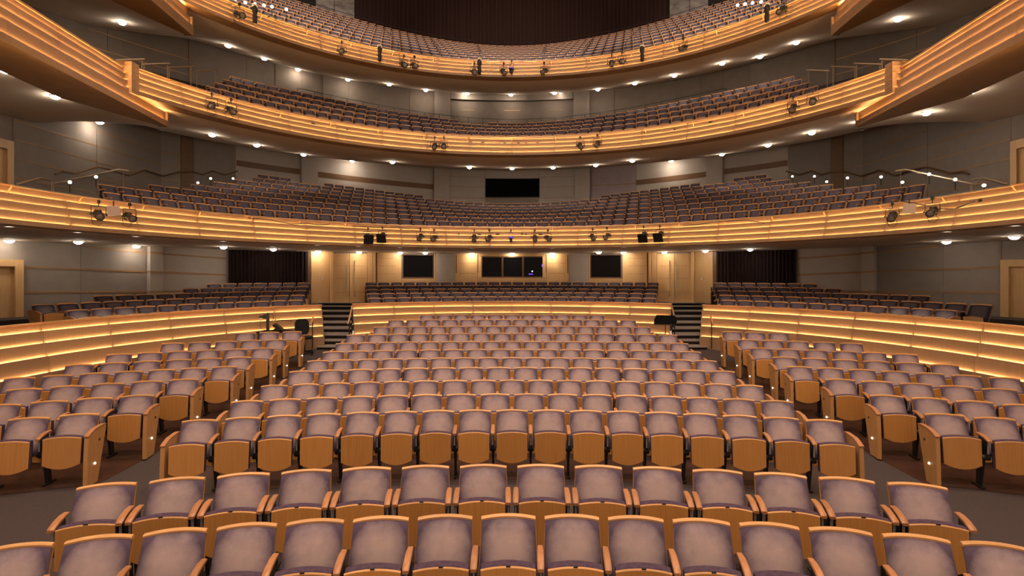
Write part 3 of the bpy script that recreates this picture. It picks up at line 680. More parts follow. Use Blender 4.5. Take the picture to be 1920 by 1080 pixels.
# ------------------------------------------------------------------ theatre seats (local frame: faces -Y, floor at z = 0, top edge of the back over the origin)
def back_y(z): return -0.20+0.20*(z-0.45)/0.45
def seat_meshes():
    S = {}
    # upholstered back, dished from side to side, crowned edges
    nu, nv = 10, 7; mb = MB(); vs = []
    def pt(u, v, back):
        z = 0.44+0.435*v; wd = 0.495+(0.466-0.495)*v; e = (1-abs(u)**5)*(1-abs(2*v-1)**6)
        y = back_y(z)-0.028*u*u + (0.0 if back else -0.020-0.034*e)
        return (u*wd/2, y, z+0.010*(1-u*u)*v)
    for s in (0, 1):
        for j in range(nv+1):
            for i in range(nu+1):
                u = -1+2*i/nu; u = math.copysign(abs(u)**0.8, u); v = j/nv
                vs.append(pt(u, v, s))
    fs = []; q = (nu+1)*(nv+1)
    for j in range(nv):
        for i in range(nu):
            a = j*(nu+1)+i; fs.append((a, a+1, a+nu+2, a+nu+1)); fs.append((q+a, q+a+nu+1, q+a+nu+2, q+a+1))
    ring = [i for i in range(nu+1)]+[j*(nu+1)+nu for j in range(1, nv+1)]+[nv*(nu+1)+i for i in range(nu-1, -1, -1)]+[j*(nu+1) for j in range(nv-1, 0, -1)]
    for k in range(len(ring)):
        a, b = ring[k], ring[(k+1) % len(ring)]; fs.append((b, a, q+a, q+b))
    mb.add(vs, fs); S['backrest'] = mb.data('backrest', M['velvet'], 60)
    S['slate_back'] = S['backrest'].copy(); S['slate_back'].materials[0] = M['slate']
    # bent-ply shell behind and its rounded top rail
    mb = MB(); rings = []
    for i in range(9):
        u = -1+2*i/8; r = []
        for z in (0.34, 0.60, 0.868):
            r.append((u*(0.475 if z > 0.8 else 0.50)/2, back_y(z)-0.028*u*u+0.004, z+0.008*(1-u*u)))
        for z in (0.868, 0.60, 0.34): r.append((u*(0.475 if z > 0.8 else 0.50)/2, back_y(z)-0.028*u*u+0.018, z+0.008*(1-u*u)))
        rings.append(r)
    mb.loft(rings); S['back_shell'] = mb.data('back_shell', M['pan'], 40)
    mb = MB(); rings = []
    for i in range(11):
        u = -1+2*i/10; c = (u*0.474/2, back_y(0.89)-0.028*u*u, 0.882+0.012*(1-u*u)); h = 0.0145
        rings.append([(c[0], c[1]-0.024, c[2]-h), (c[0], c[1]+0.020, c[2]-h), (c[0], c[1]+0.022, c[2]+h*0.5), (c[0], c[1]+0.012, c[2]+h), (c[0], c[1]-0.016, c[2]+h), (c[0], c[1]-0.026, c[2]+h*0.4)])
    mb.loft(rings); S['top_rail'] = mb.data('top_rail', M['rail'], 35)
    # tipped-up seat: shield-shaped ply pan with pale edge, cushion behind it
    def shield(w2, zt, at, zb, ab, n=9):
        p = []
        for i in range(n): u = -1+2*i/(n-1); p.append((u*w2, zt+at*(1-u*u)))
        for i in range(n): u = 1-2*i/(n-1); p.append((u*w2*0.98, zb-ab*(1-u*u)))
        return p
    o = shield(0.222, 0.672, 0.024, 0.325, 0.060)
    i_ = shield(0.2185, 0.666, 0.024, 0.329, 0.060)
    yy = lambda z, d: -0.448-0.035*(0.70-z)/0.42+d
    mb = MB(); n = len(o)
    vs = [(x, yy(z, 0.0), z) for x, z in i_]+[(x, yy(z, 0.004), z) for x, z in o]+[(x, yy(z, 0.018), z) for x, z in o]
    fs = [tuple(range(n))]+[(k, k+n, (k+1) % n+n, (k+1) % n) for k in range(n)]+[(k+n, k+2*n, (k+1) % n+2*n, (k+1) % n+n) for k in range(n)]+[tuple(range(3*n-1, 2*n-1, -1))]
    mb.add(vs, fs, 0)
    for k in range(1, 1+n): mb.m[k] = 1 if k-1 < 9 else 0
    for k in range(1+n, 1+2*n): mb.m[k] = 1
    S['seat_pan'] = mb.data('seat_pan', [M['pan'], M['rail']], 30)
    mb = MB(); rings = []
    for d, g in ((0.018, 0.004), (0.03, 0.010), (0.075, 0.014), (0.105, 0.004), (0.118, -0.03)):
        rings.append([(x, yy(z, d), z) for x, z in shield(0.212+g*0.6, 0.668+g, 0.026, 0.335-g, 0.05)])
    mb.loft(rings); S['seat_cushion'] = mb.data('seat_cushion', M['plum'], 60)
    # armrest: bowed bar, blunt front
    mb = MB(); rings = []
    for y, z, wd, h in ((-0.19, 0.722, 0.046, 0.026), (-0.27, 0.722, 0.054, 0.034), (-0.36, 0.708, 0.057, 0.036), (-0.44, 0.684, 0.056, 0.034), (-0.462, 0.674, 0.048, 0.026)):
        a, b = wd/2, h/2
        rings.append([(-a, y, z-b*.6), (-a*.8, y, z-b), (a*.8, y, z-b), (a, y, z-b*.6), (a, y, z+b*.6), (a*.75, y, z+b), (-a*.75, y, z+b), (-a, y, z+b*.6)])
    mb.loft(rings); S['armrest'] = mb.data('armrest', M['arm'], 40)
    # standard under the arm: tapered post, foot, tip-up hinge
    mb = MB(); mb.loft([[(-t, a, z), (t, a, z), (t, b, z), (-t, b, z)] for z, a, b, t in ((0.0, -0.33, -0.10, 0.024), (0.02, -0.33, -0.10, 0.024), (0.022, -0.27, -0.18, 0.015), (0.40, -0.33, -0.20, 0.015), (0.66, -0.41, -0.24, 0.015), (0.70, -0.41, -0.24, 0.015))])
    mb.box((0, -0.415, 0.585), (0.018, 0.012, 0.16), 1)
    S['leg'] = mb.data('leg', [M['dark'], M['grey']])
    mb = MB(); rot = Matrix.Rotation(PI/2, 4, 'Y')
    mb.lathe([(0.035, -0.044), (0.04, -0.03), (0.04, 0.03), (0.035, 0.044)], 10, 0, Matrix.Translation((0, -0.36, 0.44)) @ rot)
    mb.box((0, -0.40, 0.47), (0.05, 0.02, 0.05), 1)
    S['hinge'] = mb.data('hinge', [M['black'], M['dark']], 40)
    # solid end panel on the aisle, with a round socket and a small lamp on its outer face
    prof = [(-0.462, 0.672), (-0.40, 0.705), (-0.30, 0.735), (-0.10, 0.748), (-0.035, 0.740), (-0.03, 0.715), (-0.25, 0.0), (-0.50, 0.0), (-0.485, 0.40)]
    mb = MB(); mb.prism(prof, 0.052, 0, lambda u, v, t: (t-0.026, u, v))
    S['end_panel'] = mb.data('end_panel', M['panelwood'], 20)
    mb = MB(); prof2 = [(-0.468, 0.674), (-0.40, 0.708), (-0.30, 0.737), (-0.10, 0.750), (-0.03, 0.742), (-0.03, 0.758), (-0.10, 0.766), (-0.30, 0.755), (-0.40, 0.726), (-0.472, 0.692)]
    mb.prism(prof2, 0.060, 0, lambda u, v, t: (t-0.030, u, v)); S['end_arm'] = mb.data('armrest', M['arm'], 30)
    mb = MB(); mb.lathe([(0.017, 0.0), (0.019, 0.003), (0.0, 0.004)], 10, 0, Matrix.Translation((0.0262, -0.20, 0.575)) @ rot); S['socket'] = mb.data('socket', M['black'])
    mb = MB(); mb.lathe([(0.016, 0.0), (0.015, 0.008), (0.008, 0.013), (0.001, 0.014)], 10, 0, Matrix.Translation((0.0262, -0.32, 0.275)) @ rot); S['aisle_lamp'] = mb.data('aisle_lamp', M['step'], 40)
    mb = MB(); mb.box((0, -0.446, 0.700), (0.035, 0.006, 0.008)); S['number_plate'] = mb.data('number_plate', M['dark'])
    return S
SM = seat_meshes()
PITCH0 = 0.555
def seat_proto(left, right, plate=False, slate=False):
    """left, right: None, 'arm' (arm on its own standard) or 'panel' (aisle end panel)"""
    o = empty('theatre_seat')
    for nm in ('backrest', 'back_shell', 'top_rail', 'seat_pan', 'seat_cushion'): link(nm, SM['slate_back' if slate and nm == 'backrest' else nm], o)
    if plate: link('number_plate', SM['number_plate'], o)
    for sg, k in ((-1, left), (1, right)):
        if k is None: continue
        x = sg*PITCH0/2*(0.90 if plate == 'own' else 1)
        if k == 'arm':
            link('armrest', SM['armrest'], o, (x, 0, 0)); lg = link('leg', SM['leg'], o, (x, 0, 0)); link('hinge', SM['hinge'], lg)
        else:
            x = sg*(PITCH0/2+0.012)
            p = link('end_panel', SM['end_panel'], o, (x, 0, 0)); link('armrest', SM['end_arm'], o, (x, 0, 0))
            for nm in ('socket', 'aisle_lamp'):
                c = link(nm, SM[nm], p)
                if sg < 0: c.scale = (-1, 1, 1)
    return o
PROTO = {}
def place_seat(kind, loc, rz, sx, label, group):
    if kind not in PROTO:
        o = PROTO[kind] = seat_proto(*kind)
    else: o = copy_tree(PROTO[kind])
    o.location = loc; o.rotation_euler = (0, 0, rz); o.scale = (sx, 1, 1)
    tag(o, label, 'theatre seat', group)
    return o
n_seats = 0
def stalls_row(r, phis, zf, pitch, name, group, ends=('panel', 'panel'), own=False, plate=False, dress='mauve velvet seat', turn=0.55):
    """phis: angles about ROWC of the seats from left to right"""
    global n_seats
    for i, ph in enumerate(phis):
        first, last = i == 0, i == len(phis)-1
        if own: kind = ('arm', 'arm', 'own')
        else:
            l = (ends[0] or 'arm') if first else 'arm'
            rt = ends[1] if last else None
            if last and rt is None: rt = 'arm'
            kind = (l, rt, plate)
        place_seat(kind, (r*sin(ph), ROWC+r*cos(ph), zf+(0.005 if r > 17 else 0)), -ph*turn, pitch/PITCH0, '%s, %s from left %s' % (dress, ORD[i+1], name), group); n_seats += 1
def spread(n, pitch, r, shift=0.0): return [((i-(n-1)/2)*pitch+shift)/r for i in range(n)]
stalls_row(14.05, spread(15, 0.535, 14.05, -0.03), 0.0, 0.535, 'in the very front row', 'seats of the very front row', ends=(None, None), plate=True, turn=1.0)
stalls_row(15.24, spread(14, 0.614, 15.24), 0.0, 0.58, 'in the second row, on separate arms', 'loose seats of the second row', own=True, dress='mauve seat', turn=1.0)
CN = [(17, .548), (16, .565), (17, .531), (16, .555), (17, .525), (16, .56), (17, .53), (16, .567), (15, .543), (14, .555), (11, .56)]
for i, (n, p) in enumerate(CN):
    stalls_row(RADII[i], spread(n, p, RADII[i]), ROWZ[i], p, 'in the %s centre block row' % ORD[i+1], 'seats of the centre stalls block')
SIDE_N = [3, 4, 5, 7, 6, 6, 5, 3]
AISLE_X = [6.22, 6.12, 6.0, 5.82, 6.0, 5.95, 6.05, 6.05]
for sg, nm in ((-1, 'desk'), (1, 'music stand')):
    for i, n in enumerate(SIDE_N):
        r = 18.3+0.95*i; p = 0.55 if n == 7 else 0.58
        a0 = math.asin(AISLE_X[i]/r); ph = [a0+k*p/r for k in range(n)]
        ph = [-q for q in reversed(ph)] if sg < 0 else ph
        stalls_row(r, ph, floor_z(r), p, 'in the %s row, %s side block' % (ORD[i+1], nm), 'seats of the %s side stalls block' % nm, ends=((None, 'panel') if sg < 0 else ('panel', None)))

# the tiers: collect every seat, the nearest stay single, the rest are one mass
def tier_seats():
    out = []
    lim0 = [76.5, 73.4, 73.8, 64.2, 53.8, 48.4]
    for i in range(6):
        r = 10.2+0.95*i; p = 0.55; k = int(D(80)*r/p); off = 0.5*(i % 2)
        row = {'desk side': [], 'centre': [], 'music stand side': []}
        for j in range(-k, k+1):
            th = (j+off)*p/r; x, y = T0.P(th, r); q = abs(x)/y
            if abs(th) > D(lim0[i]): continue
            if q < 0.298-0.30/y: row['centre'].append((th, x, y))
            elif q > 0.368+0.30/y: row['desk side' if x < 0 else 'music stand side'].append((th, x, y))
        for b, lst in row.items():
            lst.sort(key=lambda s: s[1])
            for m, (th, x, y) in enumerate(lst):
                end = (m == 0, m == len(lst)-1)
                out.append(dict(x=x, y=y, z=rows0(i, th)-SEATTOP, rz=-th, sx=0.985, tier=0, row=i, block=b, num=m+1, end=end))
    def gen(R, idx, pitch, ok, sx):
        t = R['t']
        for i in range(R['n']):
            r = R['r0']+R['dr']*i; k = int(D(88)*r/pitch); off = 0.5*(i % 2)
            for j in range(-k, k+1):
                th = (j+off)*pitch/r; x, y = t.P(th, r)
                if y < 3 or not ok(i, x/t.k, y/t.k, th): continue
                out.append(dict(x=x, y=y, z=R['z'](i, th)-SEATTOP, rz=-th, sx=sx, tier=idx, row=i))
    def ok1(i, x, y, th):
        px = 1000*abs(x)/y
        if i == 0: return abs(th) < D(80)
        if i == 1 and abs(x) > 10.4: return False
        if i == 8: return (405 < px and abs(x) < 11.5) or 158 < px < 358
        return abs(x) < 11.15
    gen(ROWS[1], 1, 0.53, ok1, 0.95)
    def ok2(i, x, y, th):
        if i == 4 and -100 < 1000*x/y < -38: return False
        return abs(x) < 8.75+0.35*i and y > 12.2+0.6*i
    gen(ROWS[2], 2, 0.525, ok2, 0.94)
    gen(ROWS[3], 3, 0.52, lambda i, x, y, th: abs(x) < 10.2+0.25*i and abs(th) < D(62), 0.93)
    return out
TS = tier_seats()
order = sorted(range(len(TS)), key=lambda i: (TS[i]['tier'] != 0, TS[i]['x']**2+TS[i]['y']**2))
single = set(order[:max(0, 300-n_seats)])
for i in sorted(single):
    s = TS[i]
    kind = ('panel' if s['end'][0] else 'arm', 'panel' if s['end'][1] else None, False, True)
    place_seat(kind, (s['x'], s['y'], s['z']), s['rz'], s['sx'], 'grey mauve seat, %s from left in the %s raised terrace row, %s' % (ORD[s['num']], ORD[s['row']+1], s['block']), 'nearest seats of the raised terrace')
def light_seat():
    """the same seat with fewer facets, as numpy arrays of quads"""
    mb = MB()
    us = (-1, -0.55, 0, 0.55, 1)
    for back in (0,):
        vs = []
        for z, wd, d in ((0.44, .495, -0.02), (0.66, .48, -0.052), (0.84, .468, -0.05), (0.875, .466, -0.02)):
            for u in us: vs.append((u*wd/2, back_y(z)-0.028*u*u+d+(0.028 if abs(u) == 1 else 0), z))
        mb.add(vs, [(a*5+b, a*5+b+1, a*5+b+6, a*5+b+5) for a in range(3) for b in range(4)], 0)
    rings = []
    for u in us:
        c = (u*0.474/2, back_y(0.89)-0.028*u*u, 0.882+0.012*(1-u*u))
        rings.append([(c[0], c[1]-0.024, c[2]-.016), (c[0], c[1]+0.020, c[2]-.016), (c[0], c[1]+0.018, c[2]+.016), (c[0], c[1]-0.022, c[2]+.016)])
    mb.loft(rings, 1)
    mb.add([(-.25, back_y(.34)-.01, .34), (.25, back_y(.34)-.01, .34), (.237, .015, .868), (-.237, .015, .868), (0, back_y(.34)+.018, .34), (0, .018, .868)], [(0, 4, 5, 3), (4, 1, 2, 5)], 2)
    top = [(-.222, .672), (-.11, .690), (0, .696), (.11, .690), (.222, .672)]; bot = [(.218, .325), (.11, .286), (0, .273), (-.11, .286), (-.218, .325)]
    p = top+bot; n = len(p); top = [(a, b-0.085) for a, b in top]; bot = [(a, b-0.05) for a, b in bot]; p = top+bot
    yy = lambda z: -0.360+0.02*(0.70-z)/0.42
    vs = [(x, yy(z), z) for x, z in p]+[(x, yy(z)+0.02, z) for x, z in p]
    mb.add(vs, [tuple(range(n))]+[(k, k+n, (k+1) % n+n, (k+1) % n) for k in range(n)], 2)
    for k in range(4): mb.m[-n+k] = 1
    vs = [(x*.95, yy(z)+0.02, z+.006) for x, z in top]+[(x*.95, yy(z)+0.11, z-.01) for x, z in top]
    mb.add(vs, [(k, k+1, k+6, k+5) for k in range(4)], 3)
    mb.add([(x*.95, yy(z)+0.11, z-.01) for x, z in top]+[(x*.95, yy(z)+0.09, z) for x, z in bot], [tuple(range(n))], 3)
    k0 = 20
    x = -PITCH0/2
    for a in ((x, -0.325, 0.705),): mb.box(a, (0.054, 0.26, 0.034), 4)
    mb.box((x, -0.27, 0.34), (0.03, 0.13, 0.68), 5)
    return mb
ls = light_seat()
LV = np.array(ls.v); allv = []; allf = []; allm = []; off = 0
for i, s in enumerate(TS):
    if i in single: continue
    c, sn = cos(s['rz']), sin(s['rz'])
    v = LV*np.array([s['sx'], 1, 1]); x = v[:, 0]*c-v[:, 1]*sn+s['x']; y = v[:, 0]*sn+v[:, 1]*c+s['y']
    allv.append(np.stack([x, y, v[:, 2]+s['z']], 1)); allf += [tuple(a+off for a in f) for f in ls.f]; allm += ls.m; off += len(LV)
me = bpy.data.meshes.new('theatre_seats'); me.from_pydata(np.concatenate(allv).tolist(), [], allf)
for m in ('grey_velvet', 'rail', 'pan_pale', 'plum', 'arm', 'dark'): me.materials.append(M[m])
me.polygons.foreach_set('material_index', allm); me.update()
edge_shade = [1.0 if k in (0, 4, 5, 9, 10, 14, 15, 16, 17, 18, 19) else 0.0 for k in range(20)]+[0.0]*(len(LV)-20)  # border vertices of each back take the painted shade
at_ = me.attributes.new('edge_shade', 'FLOAT', 'POINT'); at_.data.foreach_set('value', edge_shade*(len(me.vertices)//len(LV)))
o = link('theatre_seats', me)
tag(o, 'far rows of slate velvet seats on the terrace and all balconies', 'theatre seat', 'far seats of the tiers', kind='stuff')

# ------------------------------------------------------------------ the two stairs through the stalls' back wall
def at(px, py, d): return Vector(((px-960)/1000*d, d, EYE-(py-HOR)/1000*d))
SY = [16.35, 16.9, 17.45, 18.3, 19.2, 20.1, 21.0, 21.9, 22.5]
SZ = [0.726, 0.842, 0.961, 1.083, 1.205, 1.350, 1.490, 1.63, 1.74]
for sg, nm in ((-1, 'desk'), (1, 'music stand')):
    st = empty('staircase', (sg*0.33*SY[0], SY[0], 0.55)); st0 = Vector(st.location)
    tag(st, 'dark carpeted stair with pale nosings rising to the golden doors, %s side' % nm, 'stairs')
    for i, (y, z) in enumerate(zip(SY, SZ)):
        y1 = SY[i+1] if i < 8 else 23.0; zb = SZ[i-1]-0.02 if i else 0.45
        a, b = (0.300, 0.362)
        if i < 2: b = 0.366-0.0*i; a = 0.285
        def X(q, yy): return sg*q*yy
        mb = MB()
        mb.loft([[(X(a, yy), yy, zb), (X(b, yy), yy, zb), (X(b, yy), yy, z-0.012), (X(a, yy), yy, z-0.012)] for yy in (y, y1+0.02)])
        mb.v = [tuple(Vector(v)-st0) for v in mb.v]
        sp = build('step', mb, M['riser'], st)
        mb = MB(); mb.loft([[(X(a, yy), yy, z-0.014), (X(b, yy), yy, z-0.014), (X(b, yy), yy, z), (X(a, yy), yy, z)] for yy in (y-0.012, y1)])
        mb.v = [tuple(Vector(v)-st0) for v in mb.v]; build('tread', mb, M['tread'], sp)
        mb = MB(); mb.bar(Vector((X(a, y), y-0.014, z-0.012))-st0, Vector((X(b, y), y-0.014, z-0.012))-st0, 0.024, 0.030); build('nosing', mb, M['tread'], sp)
    for q, d0 in ((0.364, 16.6), (0.297, 17.25)):
        h = empty('stair_handrail', (sg*q*d0, d0, 0.9)); hl = Vector(h.location)
        tag(h, 'short wooden stair handrail on two metal posts, %s stair, %s' % (nm, 'outer side' if q > .33 else 'inner side'), 'handrail')
        dz = 0.0 if q > .33 else -0.02
        P1 = Vector((sg*q*d0, d0-0.5, 1.52+dz)); P2 = Vector((sg*q*(d0+0.9), d0+0.75, 1.90+dz)); P0 = P1+Vector((0, -0.12, -0.10))
        mb = MB(); mb.tube([P0-hl, P1-hl, P2-hl, P2-hl+Vector((0, .12, -.02))], 0.026, 8); build('rail', mb, M['handrail'], h, smooth=60)
        for f in (0.12, 0.9):
            p = P1.lerp(P2, f); mb = MB(); mb.tube([p-hl, Vector((p.x, p.y, p.z-0.88))-hl], 0.016, 6); build('post', mb, M['dark'], h)

# ------------------------------------------------------------------ operator's corner by the stair: desk, camera, controller, chair; music stand opposite
ZF = 0.56
dk = empty('control_desk', (-6.75, 15.25, ZF)); tag(dk, 'narrow black desk behind the last row by the stair', 'desk')
mb = MB(); mb.box((0, 0, 0.745), (0.95, 0.42, 0.03)); build('desk_top', mb, M['black'], dk)
for sx in (-0.42, 0.42):
    for sy in (-0.16, 0.16):
        mb = MB(); mb.box((sx, sy, 0.365), (0.04, 0.04, 0.73)); build('leg', mb, M['dark'], dk)
vc = empty('video_camera', (-6.98, 15.25, ZF+0.762)); tag(vc, 'black video camera on a short column on the desk', 'camera')
mb = MB(); mb.box((0, 0, 0.012), (0.26, 0.22, 0.024)); build('base_plate', mb, M['black'], vc)
mb = MB(); mb.box((0, 0, 0.24), (0.07, 0.07, 0.44)); build('column', mb, M['black'], vc)
mb = MB(); mb.box((-0.03, -0.03, 0.42), (0.10, 0.20, 0.13)); mb.box((0.0, 0, 0.50), (0.06, 0.05, 0.05)); build('camera_body', mb, M['black'], vc)
mb = MB(); mb.lathe([(0.035, 0), (0.04, 0.02), (0.042, 0.14), (0.03, 0.15)], 12, 0, Matrix.Translation((-0.08, -0.03, 0.40)) @ Matrix.Rotation(-PI/2, 4, 'Y')); build('camera_lens', mb, M['dark'], vc, smooth=40)
mb = MB(); mb.tube([(-0.14, 0, 0.38), (-0.22, 0, 0.30), (-0.22, -0.02, 0.16), (-0.14, -0.03, 0.05), (-0.05, 0, 0.03)], 0.007, 6); build('cable', mb, M['black'], vc)
mb = MB(); mb.tube([(0.03, 0, 0.5), (0.14, 0, 0.46), (0.16, 0, 0.34), (0.08, 0, 0.26)], 0.006, 6); build('cable', mb, M['black'], vc)
ct = empty('lighting_console', (-6.66, 15.2, ZF+0.762)); tag(ct, 'black sloping control console on the desk beside the camera', 'console')
mb = MB(); mb.prism([(-0.16, 0.0), (0.16, 0.0), (0.17, 0.03), (-0.02, 0.19), (-0.10, 0.22), (-0.14, 0.16), (-0.06, 0.10)], 0.16, 0, lambda u, v, t: (u, t-0.08, v)); build('console_body', mb, M['black'], ct)
mb = MB(); mb.tube([(-0.06, 0, 0.29), (0.1, 0, 0.32), (0.32, 0, 0.30), (0.42, 0, 0.29)], 0.010, 6); build('lamp_arm', mb, M['dark'], ct)
kb = empty('keyboard', (-6.42, 15.12, ZF+0.762)); tag(kb, 'slim dark keyboard with a shiny edge at the desk end', 'keyboard')
mb = MB(); mb.box((0, 0, 0.045), (0.36, 0.18, 0.03), 0, Matrix.Rotation(R_(4), 3, 'Y')); build('keyboard_body', mb, M['black'], kb)
mb = MB()
for i in range(6): mb.box((0.02+0.022*i, -0.05, 0.062-0.0016*i), (0.016, 0.06, 0.006))
build('keys', mb, M['steel'], kb)
mb = MB(); mb.box((0, 0, 0.015), (0.2, 0.12, 0.03)); build('stand', mb, M['dark'], kb)
oc = empty('office_chair', (-6.12, 15.7, ZF+0.03), R_(38)); tag(oc, 'black swivel office chair standing by the glowing wall and stair', 'office chair')
mb = MB(); rings = []
for z, wd, y, t in ((0.56, .26, 0.21, .03), (0.62, .38, 0.225, .055), (0.76, .43, 0.235, .06), (0.92, .41, 0.255, .055), (1.0, .32, 0.265, .045), (1.03, .18, 0.268, .025)):
    rings.append([(wd/2*cos(a), y-0.05*(1-cos(a)**2)*0+t/2*sin(a)+0.04*cos(a)**2*-1, z) for a in [2*PI*k/14 for k in range(14)]])
mb.loft(rings); build('backrest', mb, M['blackfab'], oc, smooth=60)
mb = MB(); rings = []
for z, sc in ((0.455, .86), (0.475, .98), (0.515, 1.0), (0.535, .90), (0.54, .6)):
    rings.append([(0.24*sc*math.copysign(abs(cos(a))**.7, cos(a)), 0.22*sc*math.copysign(abs(sin(a))**.7, sin(a))-0.02, z) for a in [2*PI*k/18 for k in range(18)]])
mb.loft(rings); build('seat', mb, M['blackfab'], oc, smooth=60)
mb = MB(); mb.tube([(0, 0.05, 0.44), (0, 0.24, 0.47), (0, 0.275, 0.60)], 0.018, 8); build('back_bracket', mb, M['dark'], oc)
mb = MB(); mb.tube([(0, 0, 0.10), (0, 0, 0.28), (0, 0, 0.281), (0, 0, 0.46)], [0.035, 0.035, 0.02, 0.02], 10); build('gas_lift', mb, M['dark'], oc)
for k in range(5):
    a = 2*PI*k/5+0.3; bs = MB(); bs.bar((0, 0, 0.105), (0.28*cos(a), 0.28*sin(a), 0.075), 0.045, 0.03); lg = build('base_arm', bs, M['black'], oc)
    mb = MB(); mb.lathe([(0.028, -0.022), (0.03, 0), (0.028, 0.022)], 10, 0, Matrix.Translation((0.28*cos(a), 0.28*sin(a), 0.03)) @ Matrix.Rotation(PI/2, 4, 'X')); build('caster', mb, M['black'], lg)
ms = empty('music_stand', (4.66, 16.2, 0.60), R_(-18)); tag(ms, 'black music stand with tilted desk beside the last row and stair', 'music stand')
mb = MB(); rt = Matrix.Rotation(R_(-38), 3, 'X')
mb.loft([[(-.33, y0, 0), (.33, y0, 0), (.33, y0, 0.012), (-.33, y0, 0.012)] for y0 in (-0.20, 0.0)]+[[(-.27, 0.20, 0), (.27, 0.20, 0), (.27, 0.20, 0.012), (-.27, 0.20, 0.012)]])
mb.v = [tuple(Matrix.Rotation(R_(38), 3, 'X') @ Vector(v)+Vector((0, 0, 0.96))) for v in mb.v]; build('desk_plate', mb, M['screen'], ms)
mb = MB(); mb.box((0, -0.175, 0.825), (0.66, 0.07, 0.012)); build('ledge', mb, M['black'], ms)
mb = MB(); mb.tube([(0, 0.01, 0.95), (0, 0.01, 0.5), (0, 0.01, 0.499), (0, 0.01, 0.12)], [0.011, 0.011, 0.016, 0.016], 8); build('shaft', mb, M['dark'], ms)
for k in range(3):
    a = 2*PI*k/3+0.5; mb = MB(); mb.tube([(0, 0.01, 0.15), (0.25*cos(a), 0.25*sin(a), 0.012)], 0.010, 6); build('leg', mb, M['dark'], ms)

# ------------------------------------------------------------------ stage lanterns hung on the balcony fronts
def lantern_meshes():
    out = {}
    clamp = MB(); clamp.box((0, 0, 0.0), (0.05, 0.075, 0.09)); clamp.tube([(0, 0, -0.04), (0, 0, -0.11)], 0.012, 6); clamp.box((0.04, 0, 0.0), (0.04, 0.018, 0.018))
    out['clamp'] = clamp.data('clamp', M['black'])
    yoke = MB(); yoke.tube([(-0.15, 0, -0.33), (-0.15, 0, -0.12), (0.15, 0, -0.12), (0.15, 0, -0.33)], 0.011, 6)
    for s in (-1, 1): yoke.lathe([(0.022, 0), (0.022, 0.03)], 8, 0, Matrix.Translation((s*0.165-0.015, 0, -0.33)) @ Matrix.Rotation(PI/2, 4, 'Y'))
    out['yoke'] = yoke.data('yoke', M['black'])
    body = MB(); body.lathe([(0.06, 0.22), (0.085, 0.20), (0.10, 0.10), (0.085, 0.06), (0.075, 0.02), (0.075, -0.10), (0.095, -0.12), (0.095, -0.20), (0.088, -0.20), (0.08, -0.17)], 14)
    for a in range(6): body.box((0.098*cos(a*PI/3), 0.098*sin(a*PI/3), 0.10), (0.03, 0.03, 0.10), 0, Matrix.Rotation(a*PI/3, 3, 'Z'))
    body.v = [(x, -(-z) if False else z, y) for x, y, z in body.v]      # barrel along Y, lens toward -Y
    out['body'] = body.data('lamp_body', M['black'], 40)
    lens = MB(); lens.lathe([(0.078, -0.178), (0.055, -0.188), (0.0, -0.192)], 14); lens.v = [(x, z, y) for x, y, z in lens.v]; out['lens'] = lens.data('lens', M['lens'], 50)
    fr = MB(); s = 0.165
    for a, b in (((-s, -s), (s, -s)), ((s, -s), (s, s)), ((s, s), (-s, s)), ((-s, s), (-s, -s))): fr.bar((a[0], -0.215, a[1]), (b[0], -0.215, b[1]), 0.03, 0.03)
    for q in (-1, 1): fr.add([(-s, -0.20, q*s), (s, -0.20, q*s), (0.09*1, 0.02, q*0.09), (-0.09, 0.02, q*0.09)], [(0, 1, 2, 3)]); fr.add([(q*s, -0.20, -s), (q*s, -0.20, s), (q*0.09, 0.02, 0.09), (q*0.09, 0.02, -0.09)], [(0, 1, 2, 3)])
    fr.add([(-s, -0.205, -s), (s, -0.205, -s), (s, -0.205, s), (-s, -0.205, s)], [(0, 1, 2, 3)])
    out['frame'] = fr.data('colour_frame', M['black'])
    cb = MB(); cb.tube([(0.02, 0.15, -0.36), (0.10, 0.12, -0.50), (0.02, 0.10, -0.60), (-0.10, 0.10, -0.56), (-0.13, 0.08, -0.42), (-0.14, 0.06, -0.28)], 0.007, 6); out['cable'] = cb.data('cable', M['black'])
    tb = MB(); tb.lathe([(0.075, 0.0), (0.085, -0.03), (0.085, -0.16), (0.06, -0.20), (0.06, -0.26), (0.075, -0.28), (0.065, -0.50), (0.05, -0.52)], 12); out['tower'] = tb.data('lamp_body', M['black'], 40)
    cp = MB(); cp.lathe([(0.09, 0.0), (0.085, 0.05), (0.05, 0.06)], 12); out['cap'] = cp.data('lamp_cap', M['white'], 40)
    bl = MB(); bl.lathe([(0.105, -0.30), (0.11, -0.33), (0.08, -0.36), (0.055, -0.40), (0.07, -0.46), (0.05, -0.50)], 14); out['dome'] = bl.data('lamp_body', M['black'], 40)
    bb = MB(); bb.lathe([(0.085, -0.295), (0.075, -0.275), (0.03, -0.262)], 12); out['domeled'] = bb.data('indicator_lamp', M['blue'], 40)
    return out
LM = lantern_meshes()
